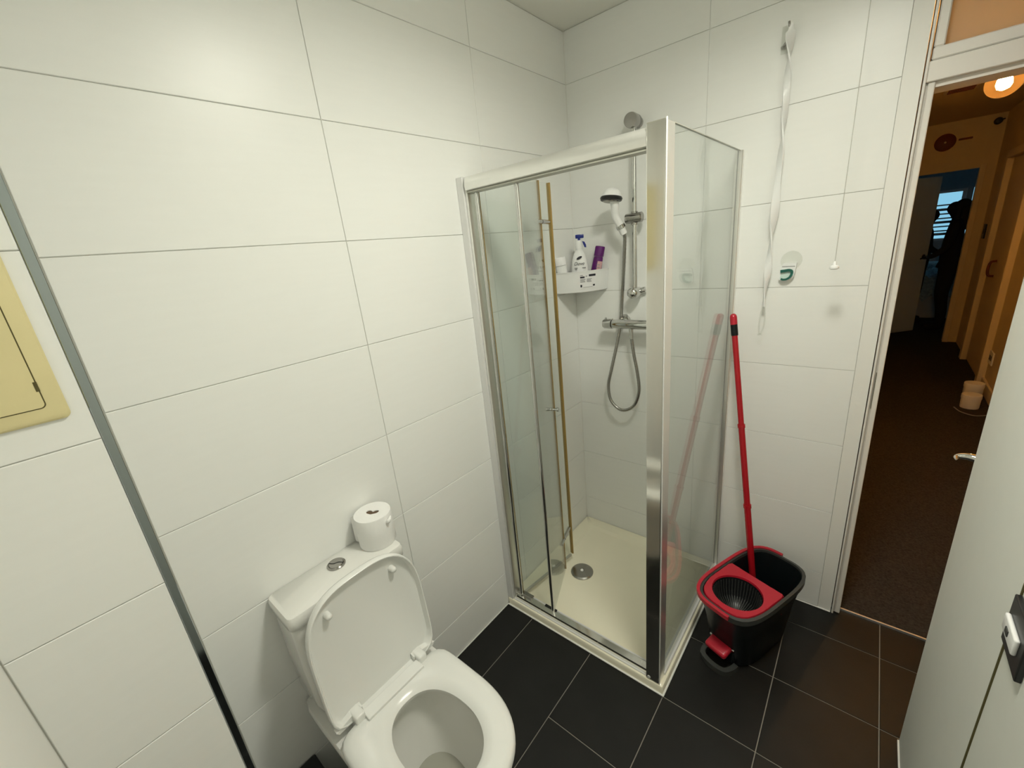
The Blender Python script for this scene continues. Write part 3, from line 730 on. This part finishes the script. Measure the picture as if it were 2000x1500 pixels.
def text_obj(name, s, size, m, Mx, parent, ext=.0002, shear=0.0):
    cu = bpy.data.curves.new(name, 'FONT'); cu.body = s; cu.size = size; cu.extrude = ext; cu.align_x = 'CENTER'; cu.align_y = 'CENTER'; cu.shear = shear
    o = bpy.data.objects.new(name + '_tmp', cu); COL.objects.link(o)
    bpy.context.view_layer.update()
    me = bpy.data.meshes.new_from_object(o.evaluated_get(bpy.context.evaluated_depsgraph_get()))
    bpy.data.objects.remove(o)
    me.transform(Mx); me.materials.clear(); me.name = name
    return link(name, me, m, parent)

# viewing azimuth that the labels face
def facing(c, d):
    """matrix: local x -> right as seen from the room, local y -> up, local z -> towards d"""
    d = Vector(d).normalized(); up = Vector((0, 0, 1)); r = up.cross(d).normalized(); u = d.cross(r)
    return Matrix(((r.x, u.x, d.x, c[0]), (r.y, u.y, d.y, c[1]), (r.z, u.z, d.z, c[2]), (0, 0, 0, 1)))

# trigger bottle
bc_ = Vector((.088, -.098, SZ0 + .012))
t = thing('spray_bottle', 'white spray bottle with blue trigger parts on the corner shelf', 'bottle', bc_)
FD = Vector((.50, -.86, 0)); RD = Vector((.86, .50, 0))
def oval(a, b, z, sx=0.0, n=32): return [bc_ + RD * (a * math.cos(2 * PI * k / n) + sx) + FD * (b * math.sin(2 * PI * k / n)) + Vector((0, 0, z)) for k in range(n)]
bm = B(); loft(bm, [oval(.036, .020, 0), oval(.040, .024, .004), oval(.041, .025, .05), oval(.040, .024, .095), oval(.034, .021, .135), oval(.024, .017, .165), oval(.015, .014, .180), oval(.014, .014, .192)])
obj('bottle_body', bm, 'whitepl', t, 60)
bm = B(); loft(bm, [oval(.016, .016, .184), oval(.017, .016, .196), oval(.016, .015, .212), oval(.013, .012, .222)]); obj('collar', bm, 'whitepl', t, 60)
bm = B(); F = Matrix(((RD.x, FD.x, 0, bc_.x), (RD.y, FD.y, 0, bc_.y), (0, 0, 1, bc_.z), (0, 0, 0, 1)))
box(bm, -.004, .008, -.008, .008, .220, .232, .002, 1, F); box(bm, -.014, .024, -.010, .010, .230, .247, .003, 2, F); obj('spray_head', bm, 'blue', t, 40, 'blue spray head')
bm = B(); prism(bm, [(.016, .217), (.026, .214), (.033, .200), (.034, .188), (.026, .189), (.020, .204)], lambda a, b: F @ Vector((a, -.006, b)), lambda a, b: F @ Vector((a, .006, b))); obj('trigger', bm, 'blue', t, label='blue trigger')
fc = facing(bc_ + FD * .0258 + Vector((0, 0, .125)), FD + Vector((0, 0, .05)))
text_obj('lettering', 'Dove', .0215, 'ink', facing(bc_ + FD * .0258 + Vector((0, 0, .119)) - RD * .002, FD), t, shear=.25)
bm = B(); loft(bm, [[fc @ Vector((.014 * math.cos(a) * math.cos(.5) - .005 * math.sin(a) * math.sin(.5) + .000, .014 * math.cos(a) * math.sin(.5) * .8 + .005 * math.sin(a) + .020, z)) for a in [2 * PI * k / 16 for k in range(16)]] for z in (-.006, .0004)]); obj('bird_emblem', bm, 'ink', t)
for (x0, x1, z) in ((-.026, .008, .078), (-.026, .008, .066)):
    bm = B(); box(bm, x0, x1, .0235, .0262, z, z + .005, Mx=F); obj('print_line', bm, 'inkblue', t)
for (x0, x1, z) in ((-.024, -.010, .099), (-.021, -.013, .093), (.012, .028, .098), (.018, .026, .058)):
    bm = B(); box(bm, x0, x1, .020, .0262, z, z + .0035, Mx=F); obj('print_line', bm, 'inkgrey', t)

# white tube
tc_ = Vector((.036, -.150, SZ0 + .017))
t = thing('cosmetic_tube', 'white tube with a flat cap leaning on the left of the shelf', 'tube', tc_)
Tm = Matrix.Translation(tc_) @ Matrix.Rotation(math.radians(7), 4, FD) @ Matrix(((RD.x, FD.x, 0, 0), (RD.y, FD.y, 0, 0), (0, 0, 1, 0), (0, 0, 0, 1)))
def ov(a, b, z, n=28): return [Tm @ Vector((a * math.cos(2 * PI * k / n), b * math.sin(2 * PI * k / n), z)) for k in range(n)]
bm = B(); loft(bm, [ov(.023, .016, 0), ov(.024, .018, .01), ov(.025, .018, .112)]); obj('tube_body', bm, 'whitepl', t, 50)
bm = B(); loft(bm, [ov(.0255, .0185, .114), ov(.0245, .018, .148), ov(.023, .016, .151)]); obj('cap', bm, 'sticker', t, 50)
for z, a in ((.030, .013), (.024, .015), (.018, .012)):
    bm = B(); box(bm, -a, a, .0155, .0186, z, z + .0035, Mx=Tm); obj('print_line', bm, 'inkgrey', t)

# purple bottle
pc = Vector((.127, -.046, SZ0 + .018))
t = thing('roll_on_bottle', 'purple bottle with a pink label tilted on the right of the shelf', 'bottle', pc)
Pm = Matrix.Translation(pc) @ Matrix.Rotation(math.radians(-12), 4, FD) @ Matrix(((RD.x, FD.x, 0, 0), (RD.y, FD.y, 0, 0), (0, 0, 1, 0), (0, 0, 0, 1)))
def op(a, b, z, n=28): return [Pm @ Vector((a * math.cos(2 * PI * k / n), b * math.sin(2 * PI * k / n), z)) for k in range(n)]
bm = B(); loft(bm, [op(.022, .015, 0), op(.024, .017, .008), op(.025, .0175, .06), op(.022, .016, .125), op(.0205, .0155, .138)]); obj('bottle_body', bm, 'purple', t, 50)
bm = B(); loft(bm, [op(.0225, .017, .139), op(.0225, .017, .178), op(.021, .016, .184), op(.012, .010, .1855)]); obj('cap', bm, 'purple', t, 40)
bm = B()
rg = []
for k in range(9):
    a = math.radians(52 + 60 * (1 - k / 8) ) - .35
    rg.append([Pm @ Vector((.0256 * math.cos(a), .0182 * math.sin(a), z)) for z in (.028, .118)] + [Pm @ Vector((.0240 * math.cos(a), .0166 * math.sin(a), z)) for z in (.118, .028)])
loft(bm, rg); obj('label', bm, 'label', t)
for z in (.100, .088, .070, .055):
    bm = B(); box(bm, -.002, .012, .0165, .0188, z, z + .004, Mx=Pm); obj('print_line', bm, 'inkgrey', t)

# ------------------------------------------------------------------ toilet
YC = -1.4765
T = thing('toilet', 'white close-coupled toilet with its lid raised', 'toilet', (.30, YC, 0))
bm = B()
def ring(c, z): return [(x, y, z) for x, y in c]
NP = 72
rings = [ring(dcurve(.03, .50, .105, YC, NP, ef=2.4), 0.0), ring(dcurve(.03, .505, .108, YC, NP, ef=2.4), .03), ring(dcurve(.02, .515, .112, YC, NP), .16),
         ring(dcurve(.012, .56, .135, YC, NP), .26), ring(dcurve(.006, .605, .162, YC, NP, eb=9), .33), ring(dcurve(.003, .622, .174, YC, NP, eb=12), .37), ring(dcurve(.003, .626, .1765, YC, NP, eb=14), .395), ring(dcurve(.006, .622, .172, YC, NP, eb=14), .404),
         ring(dcurve(.262, .575, .118, YC, NP, eb=2.4), .404), ring(dcurve(.270, .568, .110, YC, NP, eb=2.4), .396), ring(dcurve(.262, .575, .118, YC, NP, eb=2.4), .365), ring(dcurve(.275, .55, .105, YC, NP, eb=2.4), .30), ring(dcurve(.30, .50, .075, YC, NP, eb=2.2), .22), ring(dcurve(.32, .45, .05, YC, NP, eb=2.0), .165), ring(dcurve(.345, .42, .03, YC, NP, eb=2), .12)]
loft(bm, rings); obj('pan', bm, 'ceramic', T, 50)
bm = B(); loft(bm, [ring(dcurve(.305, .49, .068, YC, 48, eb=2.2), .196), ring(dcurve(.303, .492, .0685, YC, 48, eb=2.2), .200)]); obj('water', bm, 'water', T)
bm = B()
def cis(x1, w, z, r=.022): return rrect(.002, x1, YC - w, YC + w, r, z, 6)
loft(bm, [cis(.125, .138, .405), cis(.138, .150, .412), cis(.140, .166, .47), cis(.134, .1685, .60), cis(.134, .169, .742)]); obj('cistern', bm, 'ceramic', T, 50)
bm = B()
loft(bm, [cis(.140, .172, .745, .016), cis(.143, .174, .748, .016), cis(.1435, .1745, .776, .016), cis(.140, .171, .7845, .015), cis(.134, .165, .786, .013)]); ci = obj('cistern_lid', bm, 'ceramic', T, 50)
bm = B(); lathe(bm, [(.026, 0), (.026, .003), (.023, .006), (.021, .005)], (.050, -1.472, .786), n=32, cap1=False)
lathe(bm, [(.021, .004), (.0195, .0065), (0, .007)], (.050, -1.472, .786), n=32, cap0=False, cap1=False); fb = obj('flush_button', bm, 'chromedark', ci, 30, 'chrome dual flush button')
bm = B(); tube(bm, spline([(.034, -1.486, .7928), (.048, -1.478, .7932), (.054, -1.466, .7932), (.066, -1.458, .7928)], 5), .0012, 6); obj('button_split', bm, 'greyrim', ci)
# seat
bm = B()
so = lambda e, z: ring(dcurve(.222 - e, .633 + e, .180 + e, YC, NP, xc=.40, ef=2.35, eb=8), z)
si = lambda e, z: ring(dcurve(.288 - e, .560 + e, .098 + e, YC, NP, xc=.43, ef=2.1, eb=2.3), z)
loft(bm, [so(-.008, .414), so(0, .418), so(0, .430), so(-.006, .438), so(-.022, .442), si(.030, .442), si(.010, .437), si(.0, .428), si(.002, .418), si(.01, .414)], False, False)
vs_ = list(bm.verts); bm.verts.ensure_lookup_table()
n_ = NP
first = [bm.verts[i] for i in range(n_)]; lastr = [bm.verts[len(bm.verts) - n_ + i] for i in range(n_)]
for i in range(n_): bm.faces.new((lastr[i], lastr[(i + 1) % n_], first[(i + 1) % n_], first[i]))
se = obj('seat', bm, 'seat', T, 50)
bm = B(); box(bm, .222, .258, YC - .094, YC + .094, .425, .4505, .002, 2); obj('hinge_bar', bm, 'seat', se)
for y in (-1.582, -1.370):
    bm = B(); box(bm, .196, .240, y - .014, y + .014, .404, .463, .005, 3); obj('hinge', bm, 'seat', T, 50)
# raised lid
uo = Vector((.213, YC, .436)); ud = Vector((-.060, 0, .998)).normalized(); nd = Vector((ud.z, 0, -ud.x))
def lidp(u, v, n): return uo + ud * u + Vector((0, v, 0)) + nd * n
def lidring(e, n, LL=.400, w=.171):
    c = dcurve(0.0 - e, LL + e, w + e, 0, NP, xc=.20, ef=2.9, eb=9)
    return [lidp(x, y, n) for x, y in c]
bm = B()
loft(bm, [lidring(-.012, -.020), lidring(-.003, -.017), lidring(0, -.010), lidring(0, .006), lidring(-.002, .008), lidring(-.0045, .0075), lidring(-.006, .002), lidring(-.010, -.008), lidring(-.018, -.0105)])
li = obj('lid', bm, 'seat', T, 50)
bm = B(); 
for s in (-1, 1):
    bm = B(); pts2 = [(.003, .088 * s), (.003, .160 * s), (.014, .166 * s), (.028, .120 * s), (.028, .088 * s)]
    prism(bm, pts2, lambda a, b: lidp(a, b, -.009), lambda a, b: lidp(a * .8, b, .006)); obj('lid_heel', bm, 'seat', li)
for (u, v) in ((.345, .080), (.345, -.112)) if 0 else ((.335, .098), (.335, -.150)):
    bm = B(); lathe(bm, [(.0095, 0), (.0085, .016), (.006, .020), (0, .021)], lidp(u, v if v > 0 else -.098, -.0105), nd, 18, cap1=False); obj('buffer', bm, 'seat', li, 50)

# toilet roll on the cistern
rc = Vector((.0615, -1.337, .7865)); RR, RH = .0555, .103
t = thing('toilet_roll', 'white toilet roll standing on the cistern lid', 'toilet roll', rc)
def core(k, n=40):
    a = 2 * PI * k / n
    r = .0135 + .006 * math.cos(2 * (a - .6)) + .003 * math.cos(3 * (a - 1.1))
    return r * math.cos(a), r * math.sin(a)
bm = B(); n = 40
def rr_(r, z): return [rc + Vector((r * math.cos(2 * PI * k / n) * (1 + .012 * math.sin(2 * PI * k / n * 3)), r * math.sin(2 * PI * k / n), z)) for k in range(n)]
def rc_(z, s=1.0): return [rc + Vector((core(k)[0] * s, core(k)[1] * s, z)) for k in range(n)]
loft(bm, [rc_(.004), rr_(RR * .97, 0), rr_(RR, .003), rr_(RR, RH - .003), rr_(RR * .98, RH), rc_(RH - .001), rc_(.004)], False, False); obj('paper', bm, 'paper', t, 50)
bm = B(); loft(bm, [rc_(RH - .004, 1.0), rc_(RH - .004, .93), rc_(.004, .93), rc_(.004, 1.0)], True, False); obj('core', bm, 'card', t, 50)
bm = B()
rg = []
for k in range(8):
    p = rc + Vector((-.036 - .016 * k / 7, -.043 - .004 * k / 7 + .001 * math.sin(k), 0)); rg.append([p + Vector((0, 0, .004 + .004 * k / 7)), p + Vector((0, 0, RH - .002 - .012 * k / 7)), p + Vector((.0012, .0012, RH - .002 - .012 * k / 7)), p + Vector((.0012, .0012, .004 + .004 * k / 7))])
loft(bm, rg); obj('loose_sheet', bm, 'paper', t, 50)
bm = B(); tube(bm, spline([rc + Vector((.054, .012, .080)), rc + Vector((.062, .016, .087)), rc + Vector((.058, .026, .096))], 5), [.004, .005, .006, .006, .006, .006, .005, .005, .004, .003, .002], 8); obj('torn_edge', bm, 'paper', t, 60)

# low black box between the toilet and the boxing
t = thing('black_box', 'low black plastic box on the floor left of the toilet', 'box', (.11, -1.735, 0))
bm = B(); box(bm, .006, .30, -1.795, -1.668, 0.0, .172, .006, 2); obj('box_body', bm, 'blackpl', t)
bm = B(); box(bm, .003, .305, -1.800, -1.663, .173, .188, .005, 2); obj('lid', bm, 'blackpl', t)
bm = B(); box(bm, .045, .085, -1.735, -1.715, .188, .194, .002, 2); obj('catch', bm, 'greyrim', t)

# ------------------------------------------------------------------ spin mop bucket
ang = math.radians(20.5)
dL = Vector((math.sin(ang), math.cos(ang), 0)); dW = Vector((math.cos(ang), -math.sin(ang), 0))
bk = Vector((.935, -.322, 0))
T = thing('mop_bucket', 'dark spin mop bucket with a red wringer insert and foot pedal', 'bucket', bk)
def bp_(l, w_, z): return bk + dL * l + dW * w_ + Vector((0, 0, z))
def brg(hl, hw, z, n=56, e=3.6, l0=0.0):
    out = []
    for k in range(n):
        a = 2 * PI * k / n; c, s = math.cos(a), math.sin(a)
        q = (abs(c) ** e + abs(s) ** e) ** (-1 / e)
        out.append(bp_(l0 + hl * q * c, hw * q * s, z))
    return out
BH = .283
bm = B()
loft(bm, [brg(.150, .078, 0.0), brg(.160, .086, .008), brg(.190, .098, .16), brg(.214, .113, BH - .03), brg(.219, .117, BH - .022), brg(.219, .117, BH), brg(.213, .111, BH), brg(.205, .105, BH - .03), brg(.182, .092, .16), brg(.152, .078, .02)])
obj('tub', bm, 'bucket', T, 40)
bm = B()
loft(bm, [brg(.2225, .1205, BH - .020), brg(.2225, .1205, BH + .001), brg(.212, .110, BH + .003), brg(.211, .109, BH - .010)], False, False); obj('rim', bm, 'greyrim', T, 40)
# red insert over the front half with a round wringer basket
bcen = (-.098, 0.0); brad = .087
bm = B(); n = 72
outer = []; inner = []
for k in range(n):
    a = 2 * PI * k / n; c, s = math.cos(a), math.sin(a)
    inner.append((bcen[0] + brad * c, bcen[1] + brad * s))
    # radial hit with the insert outline: superellipse of the rim cut by the divider line
    r = .02
    while True:
        l, w_ = bcen[0] + r * c, bcen[1] + r * s
        if (abs(l) / .208) ** 3.6 + (abs(w_) / .1065) ** 3.6 > 1 or l > .022: break
        r += .0015
    r = max(r, brad + .004)
    outer.append((bcen[0] + r * c, bcen[1] + r * s))
zt = BH + .004
loft(bm, [[bp_(l, w_, zt - .018) for l, w_ in outer], [bp_(l, w_, zt - .001) for l, w_ in outer], [bp_(l * .985 + bcen[0] * .015, w_ * .985, zt + .002) for l, w_ in outer],
          [bp_(l, w_, zt + .001) for l, w_ in inner], [bp_(bcen[0] + (l - bcen[0]) * .97, w_ * .97, zt - .012) for l, w_ in inner]], False, False)
obj('wringer_insert', bm, 'red', T, 40, 'red wringer insert')
bm = B()
cc = bp_(bcen[0], 0, 0)
lathe(bm, [(brad * .97, zt - .006), (brad * .93, zt - .05), (brad * .84, zt - .085), (brad * .60, zt - .108), (.022, zt - .116), (.018, zt - .100), (.006, zt - .096), (0, zt - .096)], cc, n=48, cap0=False, cap1=False)
wb_ = obj('wringer_basket', bm, 'blackpl', T, 40, 'black slotted wringer basket')
bm = B()
for k in range(44):
    a = 2 * PI * k / 44; e = Vector((math.cos(a), math.sin(a), 0)); s_ = Vector((-math.sin(a), math.cos(a), 0)) * .0016
    prof = [(brad * .955, zt - .014), (brad * .915, zt - .05), (brad * .82, zt - .083), (brad * .585, zt - .104), (.03, zt - .112)]
    rg = []
    for r, z in prof:
        p = cc + e * r + Vector((0, 0, z)); q = cc + e * (r - .004) + Vector((0, 0, z + .003)); rg.append([p - s_, p + s_, q + s_, q - s_])
    loft(bm, rg)
o = obj('basket_ribs', bm, 'greyrim', wb_); o['kind'] = 'stuff'
# divider lip under the insert and carrying handle laid around the left side
bm = B(); a0, a1 = bp_(.0215, -.104, 0), bp_(.0215, .104, 0)
prism(bm, [(BH - .09, 0), (BH - .002, 0), (BH - .002, 1), (BH - .09, 1)], lambda z, s: a0.lerp(a1, s) + Vector((0, 0, z)), lambda z, s: a0.lerp(a1, s) + dL * .004 + Vector((0, 0, z))); obj('divider', bm, 'red', T)
bm = B()
pth = []
for k in range(0, 41):
    a = math.radians(-158 + 190 * 0) if 0 else math.radians(200 - 212 + 0) if 0 else math.radians(168 + 196 * k / 40 - 10)
    c, s = math.cos(a), math.sin(a); e = 3.6; q = (abs(c) ** e + abs(s) ** e) ** (-1 / e)
    pth.append(bp_(.226 * q * c, .1245 * q * s, BH - .002))
rg = []
for i, p in enumerate(pth):
    d = (pth[min(i + 1, 40)] - pth[max(i - 1, 0)]).normalized(); s_ = d.cross(Vector((0, 0, 1)))
    rg.append([p + s_ * x + Vector((0, 0, z)) for x, z in ((-.006, -.007), (.006, -.007), (.006, .008), (-.006, .008))])
loft(bm, rg); obj('carry_handle', bm, 'red', T, 30, 'red carrying handle')
# pedal assembly at the front end
Pm = Matrix(((dW.x, -dL.x, 0, bk.x), (dW.y, -dL.y, 0, bk.y), (0, 0, 1, 0), (0, 0, 0, 1)))      # local x = width, y = outwards front
bm = B()
fp = [(-.058, .165), (-.056, .195), (-.042, .222), (0, .231), (.042, .222), (.056, .195), (.058, .165)]
pts3 = spline([Pm @ Vector((a, b, .014)) for a, b in fp], 6)
rg = []
for i, p in enumerate(pts3):
    d = (pts3[min(i + 1, len(pts3) - 1)] - pts3[max(i - 1, 0)]).normalized(); s_ = d.cross(Vector((0, 0, 1)))
    rg.append([p + s_ * x + Vector((0, 0, z)) for x, z in ((-.009, -.013), (.009, -.013), (.009, .010), (-.009, .010))])
loft(bm, rg); obj('foot_ring', bm, 'greyrim', T, 40)
bm = B(); box(bm, -.042, .042, .165, .222, .074, .100, .010, 3, Pm @ Matrix.Translation((0, .16, .09)) @ Matrix.Rotation(math.radians(-14), 4, 'X') @ Matrix.Translation((0, -.16, -.09)))
obj('pedal', bm, 'red', T, 50, 'red foot pedal')
bm = B(); box(bm, -.050, .050, .120, .170, .01, .15, .012, 2, Pm); obj('pedal_housing', bm, 'bucket', T, 50)
bm = B(); cyl(bm, Pm @ Vector((-.05, .17, .085)), Pm @ Vector((.05, .17, .085)), .006, n=10); obj('pedal_axle', bm, 'chromedark', T)

# mop standing in the rear compartment, leaning on the shower screen
mt, mb = Vector((.7505, -.080, 1.290)), Vector((.9325, -.188, .045))
T = thing('mop', 'red mop handle leaning on the shower glass, standing in the bucket', 'mop', mb)
ax = (mb - mt).normalized(); ml = (mb - mt).length
def mp(s): return mt + ax * s
bm = B(); cyl(bm, mp(.06), mp(.46), .0105, n=18); obj('upper_pole', bm, 'redpole', T, 60)
bm = B(); cyl(bm, mp(.455), mp(.80), .0118, n=18); obj('middle_pole', bm, 'redpole', T, 60)
bm = B(); cyl(bm, mp(.80), mp(ml - .05), .0128, n=18); obj('lower_pole', bm, 'redpole', T, 60)
for s, r in ((.453, .0140), (.80, .0150)):
    bm = B(); cyl(bm, mp(s - .007), mp(s + .007), r, n=20); obj('joint_ring', bm, 'redpole', T, 40)
bm = B(); lathe(bm, [(0, 0), (.006, .001), (.011, .006), (.0128, .014), (.0128, .042)], mt, ax, 20, cap0=False); gp = obj('grip_cap', bm, 'red', T, 40)
bm = B(); box(bm, -.003, .003, -.0135, -.011, .008, .024, Mx=Matrix.Translation(mt) @ Matrix.Rotation(PI, 4, 'X') @ Matrix.Translation((0, 0, 0))); obj('hang_hole', bm, 'blackpl', gp)
bm = B(); cyl(bm, mp(.042), mp(.085), .0126, n=20); obj('grip_band', bm, 'bucket', T, 40)
bm = B(); lathe(bm, [(.013, 0), (.020, .02), (.030, .035), (.030, .045)], mp(ml - .055), ax, 20); obj('mop_head', bm, 'red', T, 40)

# ------------------------------------------------------------------ things on the tiled wall right of the shower
t = thing('adhesive_hook', 'white plastic wall hook with a green J shaped front', 'hook', (.905, -.005, 1.43))
bm = B(); lathe(bm, [(.033, 0), (.033, .0012), (.0, .0013)], (.914, -.0005, 1.473), (0, -1, 0), 40, cap1=False); obj('clear_disc', bm, 'clear', t)
U = lambda X, Y: ((X - 520) / 15 * .00160 + .9055, 1.4315 - (Y - 890) / 15 * .00187)
outl = [U(*p) for p in ((385, 630), (580, 624), (775, 630), (770, 700), (760, 800), (745, 900), (725, 1000), (680, 1070), (610, 1125), (520, 1158), (430, 1155), (350, 1125), (285, 1080), (300, 985), (320, 830), (345, 720))]
bm = B(); prism(bm, outl, lambda a, b: (a, -.001, b), lambda a, b: (a, -.014, b)); obj('hook_plate', bm, 'whitepl', t)
inn = [U(*p) for p in ((345, 800), (600, 785), (680, 810), (705, 870), (690, 960), (640, 1040), (560, 1095), (460, 1108), (360, 1085), (325, 1050), (345, 960))]
bm = B(); prism(bm, inn, lambda a, b: (a, -.0135, b), lambda a, b: (a, -.0152, b)); obj('hook_face', bm, 'palegreen', t)
bm = B()
jp = spline([(*U(335, 850),), (*U(450, 838),), (*U(580, 820),), (*U(660, 855),), (*U(668, 930),), (*U(620, 1020),), (*U(530, 1075),), (*U(430, 1085),), (*U(365, 1062),)] if 0 else [(U(*p)[0], U(*p)[1], 0) for p in ((335, 850), (450, 838), (580, 822), (660, 855), (666, 930), (620, 1020), (530, 1075), (430, 1085), (365, 1062))], 6)
rg = []
for i, p in enumerate(jp):
    d = (jp[min(i + 1, len(jp) - 1)] - jp[max(i - 1, 0)]).normalized(); s_ = Vector((-d.y, d.x, 0)) * (.0050 - .0022 * i / len(jp))
    a, b = p + s_, p - s_
    rg.append([(a.x, -.0145, a.y), (b.x, -.0145, b.y), (b.x, -.022, b.y), (a.x, -.022, a.y)])
loft(bm, rg); obj('green_curl', bm, 'green', t, label='dark green J shaped curl')
bm = B(); x0, z0 = U(365, 718); x1, _ = U(735, 712); box(bm, x0, x1, -.0148, -.013, z0 - .0012, z0 + .0012); obj('groove', bm, 'inkgrey', t)

# twisted white ribbon hanging from a clear hook
t = thing('clear_hook', 'small clear hook high on the wall holding the white ribbon', 'hook', (.846, -.004, 2.19))
bm = B(); box(bm, .825, .856, -.003, -.0005, 2.128, 2.205, .001, 1); obj('hook_base', bm, 'clear', t)
bm = B(); tube(bm, spline([(.848, -.003, 2.188), (.848, -.020, 2.184), (.848, -.028, 2.196), (.846, -.026, 2.206)], 6), .0035, 10); obj('hook_arm', bm, 'chromedark', t, 60)
bm = B(); tube(bm, spline([(.828, -.003, 2.148), (.834, -.014, 2.146), (.841, -.018, 2.154)], 6), .0040, 10); obj('lower_hook', bm, 'chromedark', t, 60)
t = thing('hanging_ribbon', 'long twisted white ribbon hanging down the wall', 'ribbon', (.85, -.03, 1.21))
bm = B(); rg = []; NN = 120
for k in range(NN + 1):
    f = k / NN; z = 2.200 - .62 * f * 1.12
    tw = 9.5 * f + .8 * math.sin(5 * f); wd_ = (.0120 + .0028 * math.sin(17 * f)) * (0.55 if f < .03 else 1)
    c = Vector((.852 + .004 * math.sin(4 * f), -.030 + .004 * math.cos(3 * f), z))
    a = Vector((math.cos(tw), math.sin(tw), 0)); b = Vector((-a.y, a.x, 0)) * .0022
    rg.append([c + a * wd_ + b, c + b * 1.9, c - a * wd_ + b, c - a * wd_ - b, c - b * 1.9, c + a * wd_ - b])
loft(bm, rg); obj('twisted_band', bm, 'whitepl', t, 60)
bm = B(); rg = []
zb = rg and 0 or (2.200 - .62 * 1.12)
for k in range(61):
    f = k / 60; z = zb - .195 * f
    tw = 8.73 + 3 * f; wd_ = .0093 + .0022 * math.sin(6 * f)
    c = Vector((.849 - .006 * f, -.034, z)); a = Vector((math.cos(tw), math.sin(tw), 0)); b = Vector((-a.y, a.x, 0)) * .0016
    rg.append([c + a * wd_ + b, c + b * 2.5, c - a * wd_ + b, c - a * wd_ - b, c - b * 2.5, c + a * wd_ - b])
loft(bm, rg); obj('band_tail', bm, 'whitepl', t, 60)
bm = B(); rg = []
zc_ = zb - .195
for sgn in (-1, 1):
    pp = spline([(.843, -.032, zc_ + .01), (.843 + .007 * sgn, -.032, zc_ - .03), (.841 + .008 * sgn, -.032, zc_ - .075), (.838 + .002 * sgn, -.032, zc_ - .108)], 8)
    tube(bm, pp, .0026, 8)
cyl(bm, (.831, -.032, zc_ - .110), (.845, -.032, zc_ - .108), .0035, n=10)
obj('clear_loop', bm, 'clear', t, 60)

# light pull cord
t = thing('pull_cord', 'thin light pull cord with a small white knob', 'pull cord', (1.05, -.150, 1.46))
bm = B(); cyl(bm, (1.05, -.150, 1.468), (1.053, -.150, ZC), .0010, n=8); obj('cord', bm, 'cord', t)
bm = B(); lathe(bm, [(.0025, .016), (.005, .012), (.006, .004), (.0125, 0), (.013, -.006), (.009, -.009), (0, -.0095)], (1.05, -.150, 1.458), n=24, cap1=False); obj('knob', bm, 'whitepl', t, 40)
bm = B(); lathe(bm, [(.04, 0), (.038, -.02), (.012, -.028)], (1.053, -.150, ZC), n=28); obj('ceiling_switch', bm, 'whitepl', t, 40)

# ------------------------------------------------------------------ yellowed access panel on the boxing
t = thing('access_panel', 'yellowed plastic access panel on the boxing at the left edge', 'access panel', (BX, -1.93, 1.43))
def rr2(y0, y1, z0, z1, r, x, n=5):
    return [(x, a, b) for a, b, _ in rrect(y0, y1, z0, z1, r, 0, n)]
bm = B(); loft(bm, [rr2(-2.025, -1.8455, 1.426, 1.86, .009, BX + .0005), rr2(-2.025, -1.8455, 1.426, 1.86, .009, BX + .004), rr2(-2.022, -1.8485, 1.429, 1.857, .008, BX + .006)]); obj('panel_frame', bm, 'cream', t, 30)
bm = B(); loft(bm, [rr2(-2.02, -1.8665, 1.4485, 1.84, .007, BX + .0062), rr2(-2.02, -1.8665, 1.4485, 1.84, .007, BX + .0064)]); obj('gap', bm, 'darkgap', t)
bm = B(); loft(bm, [rr2(-2.02, -1.868, 1.450, 1.838, .006, BX + .0064), rr2(-2.02, -1.868, 1.450, 1.838, .006, BX + .0072)]); dd = obj('panel_door', bm, 'cream', t)
bm = B(); box(bm, BX + .0065, BX + .0075, -1.8705, -1.8662, 1.475, 1.490); obj('latch_slot', bm, 'darkgap', dd)
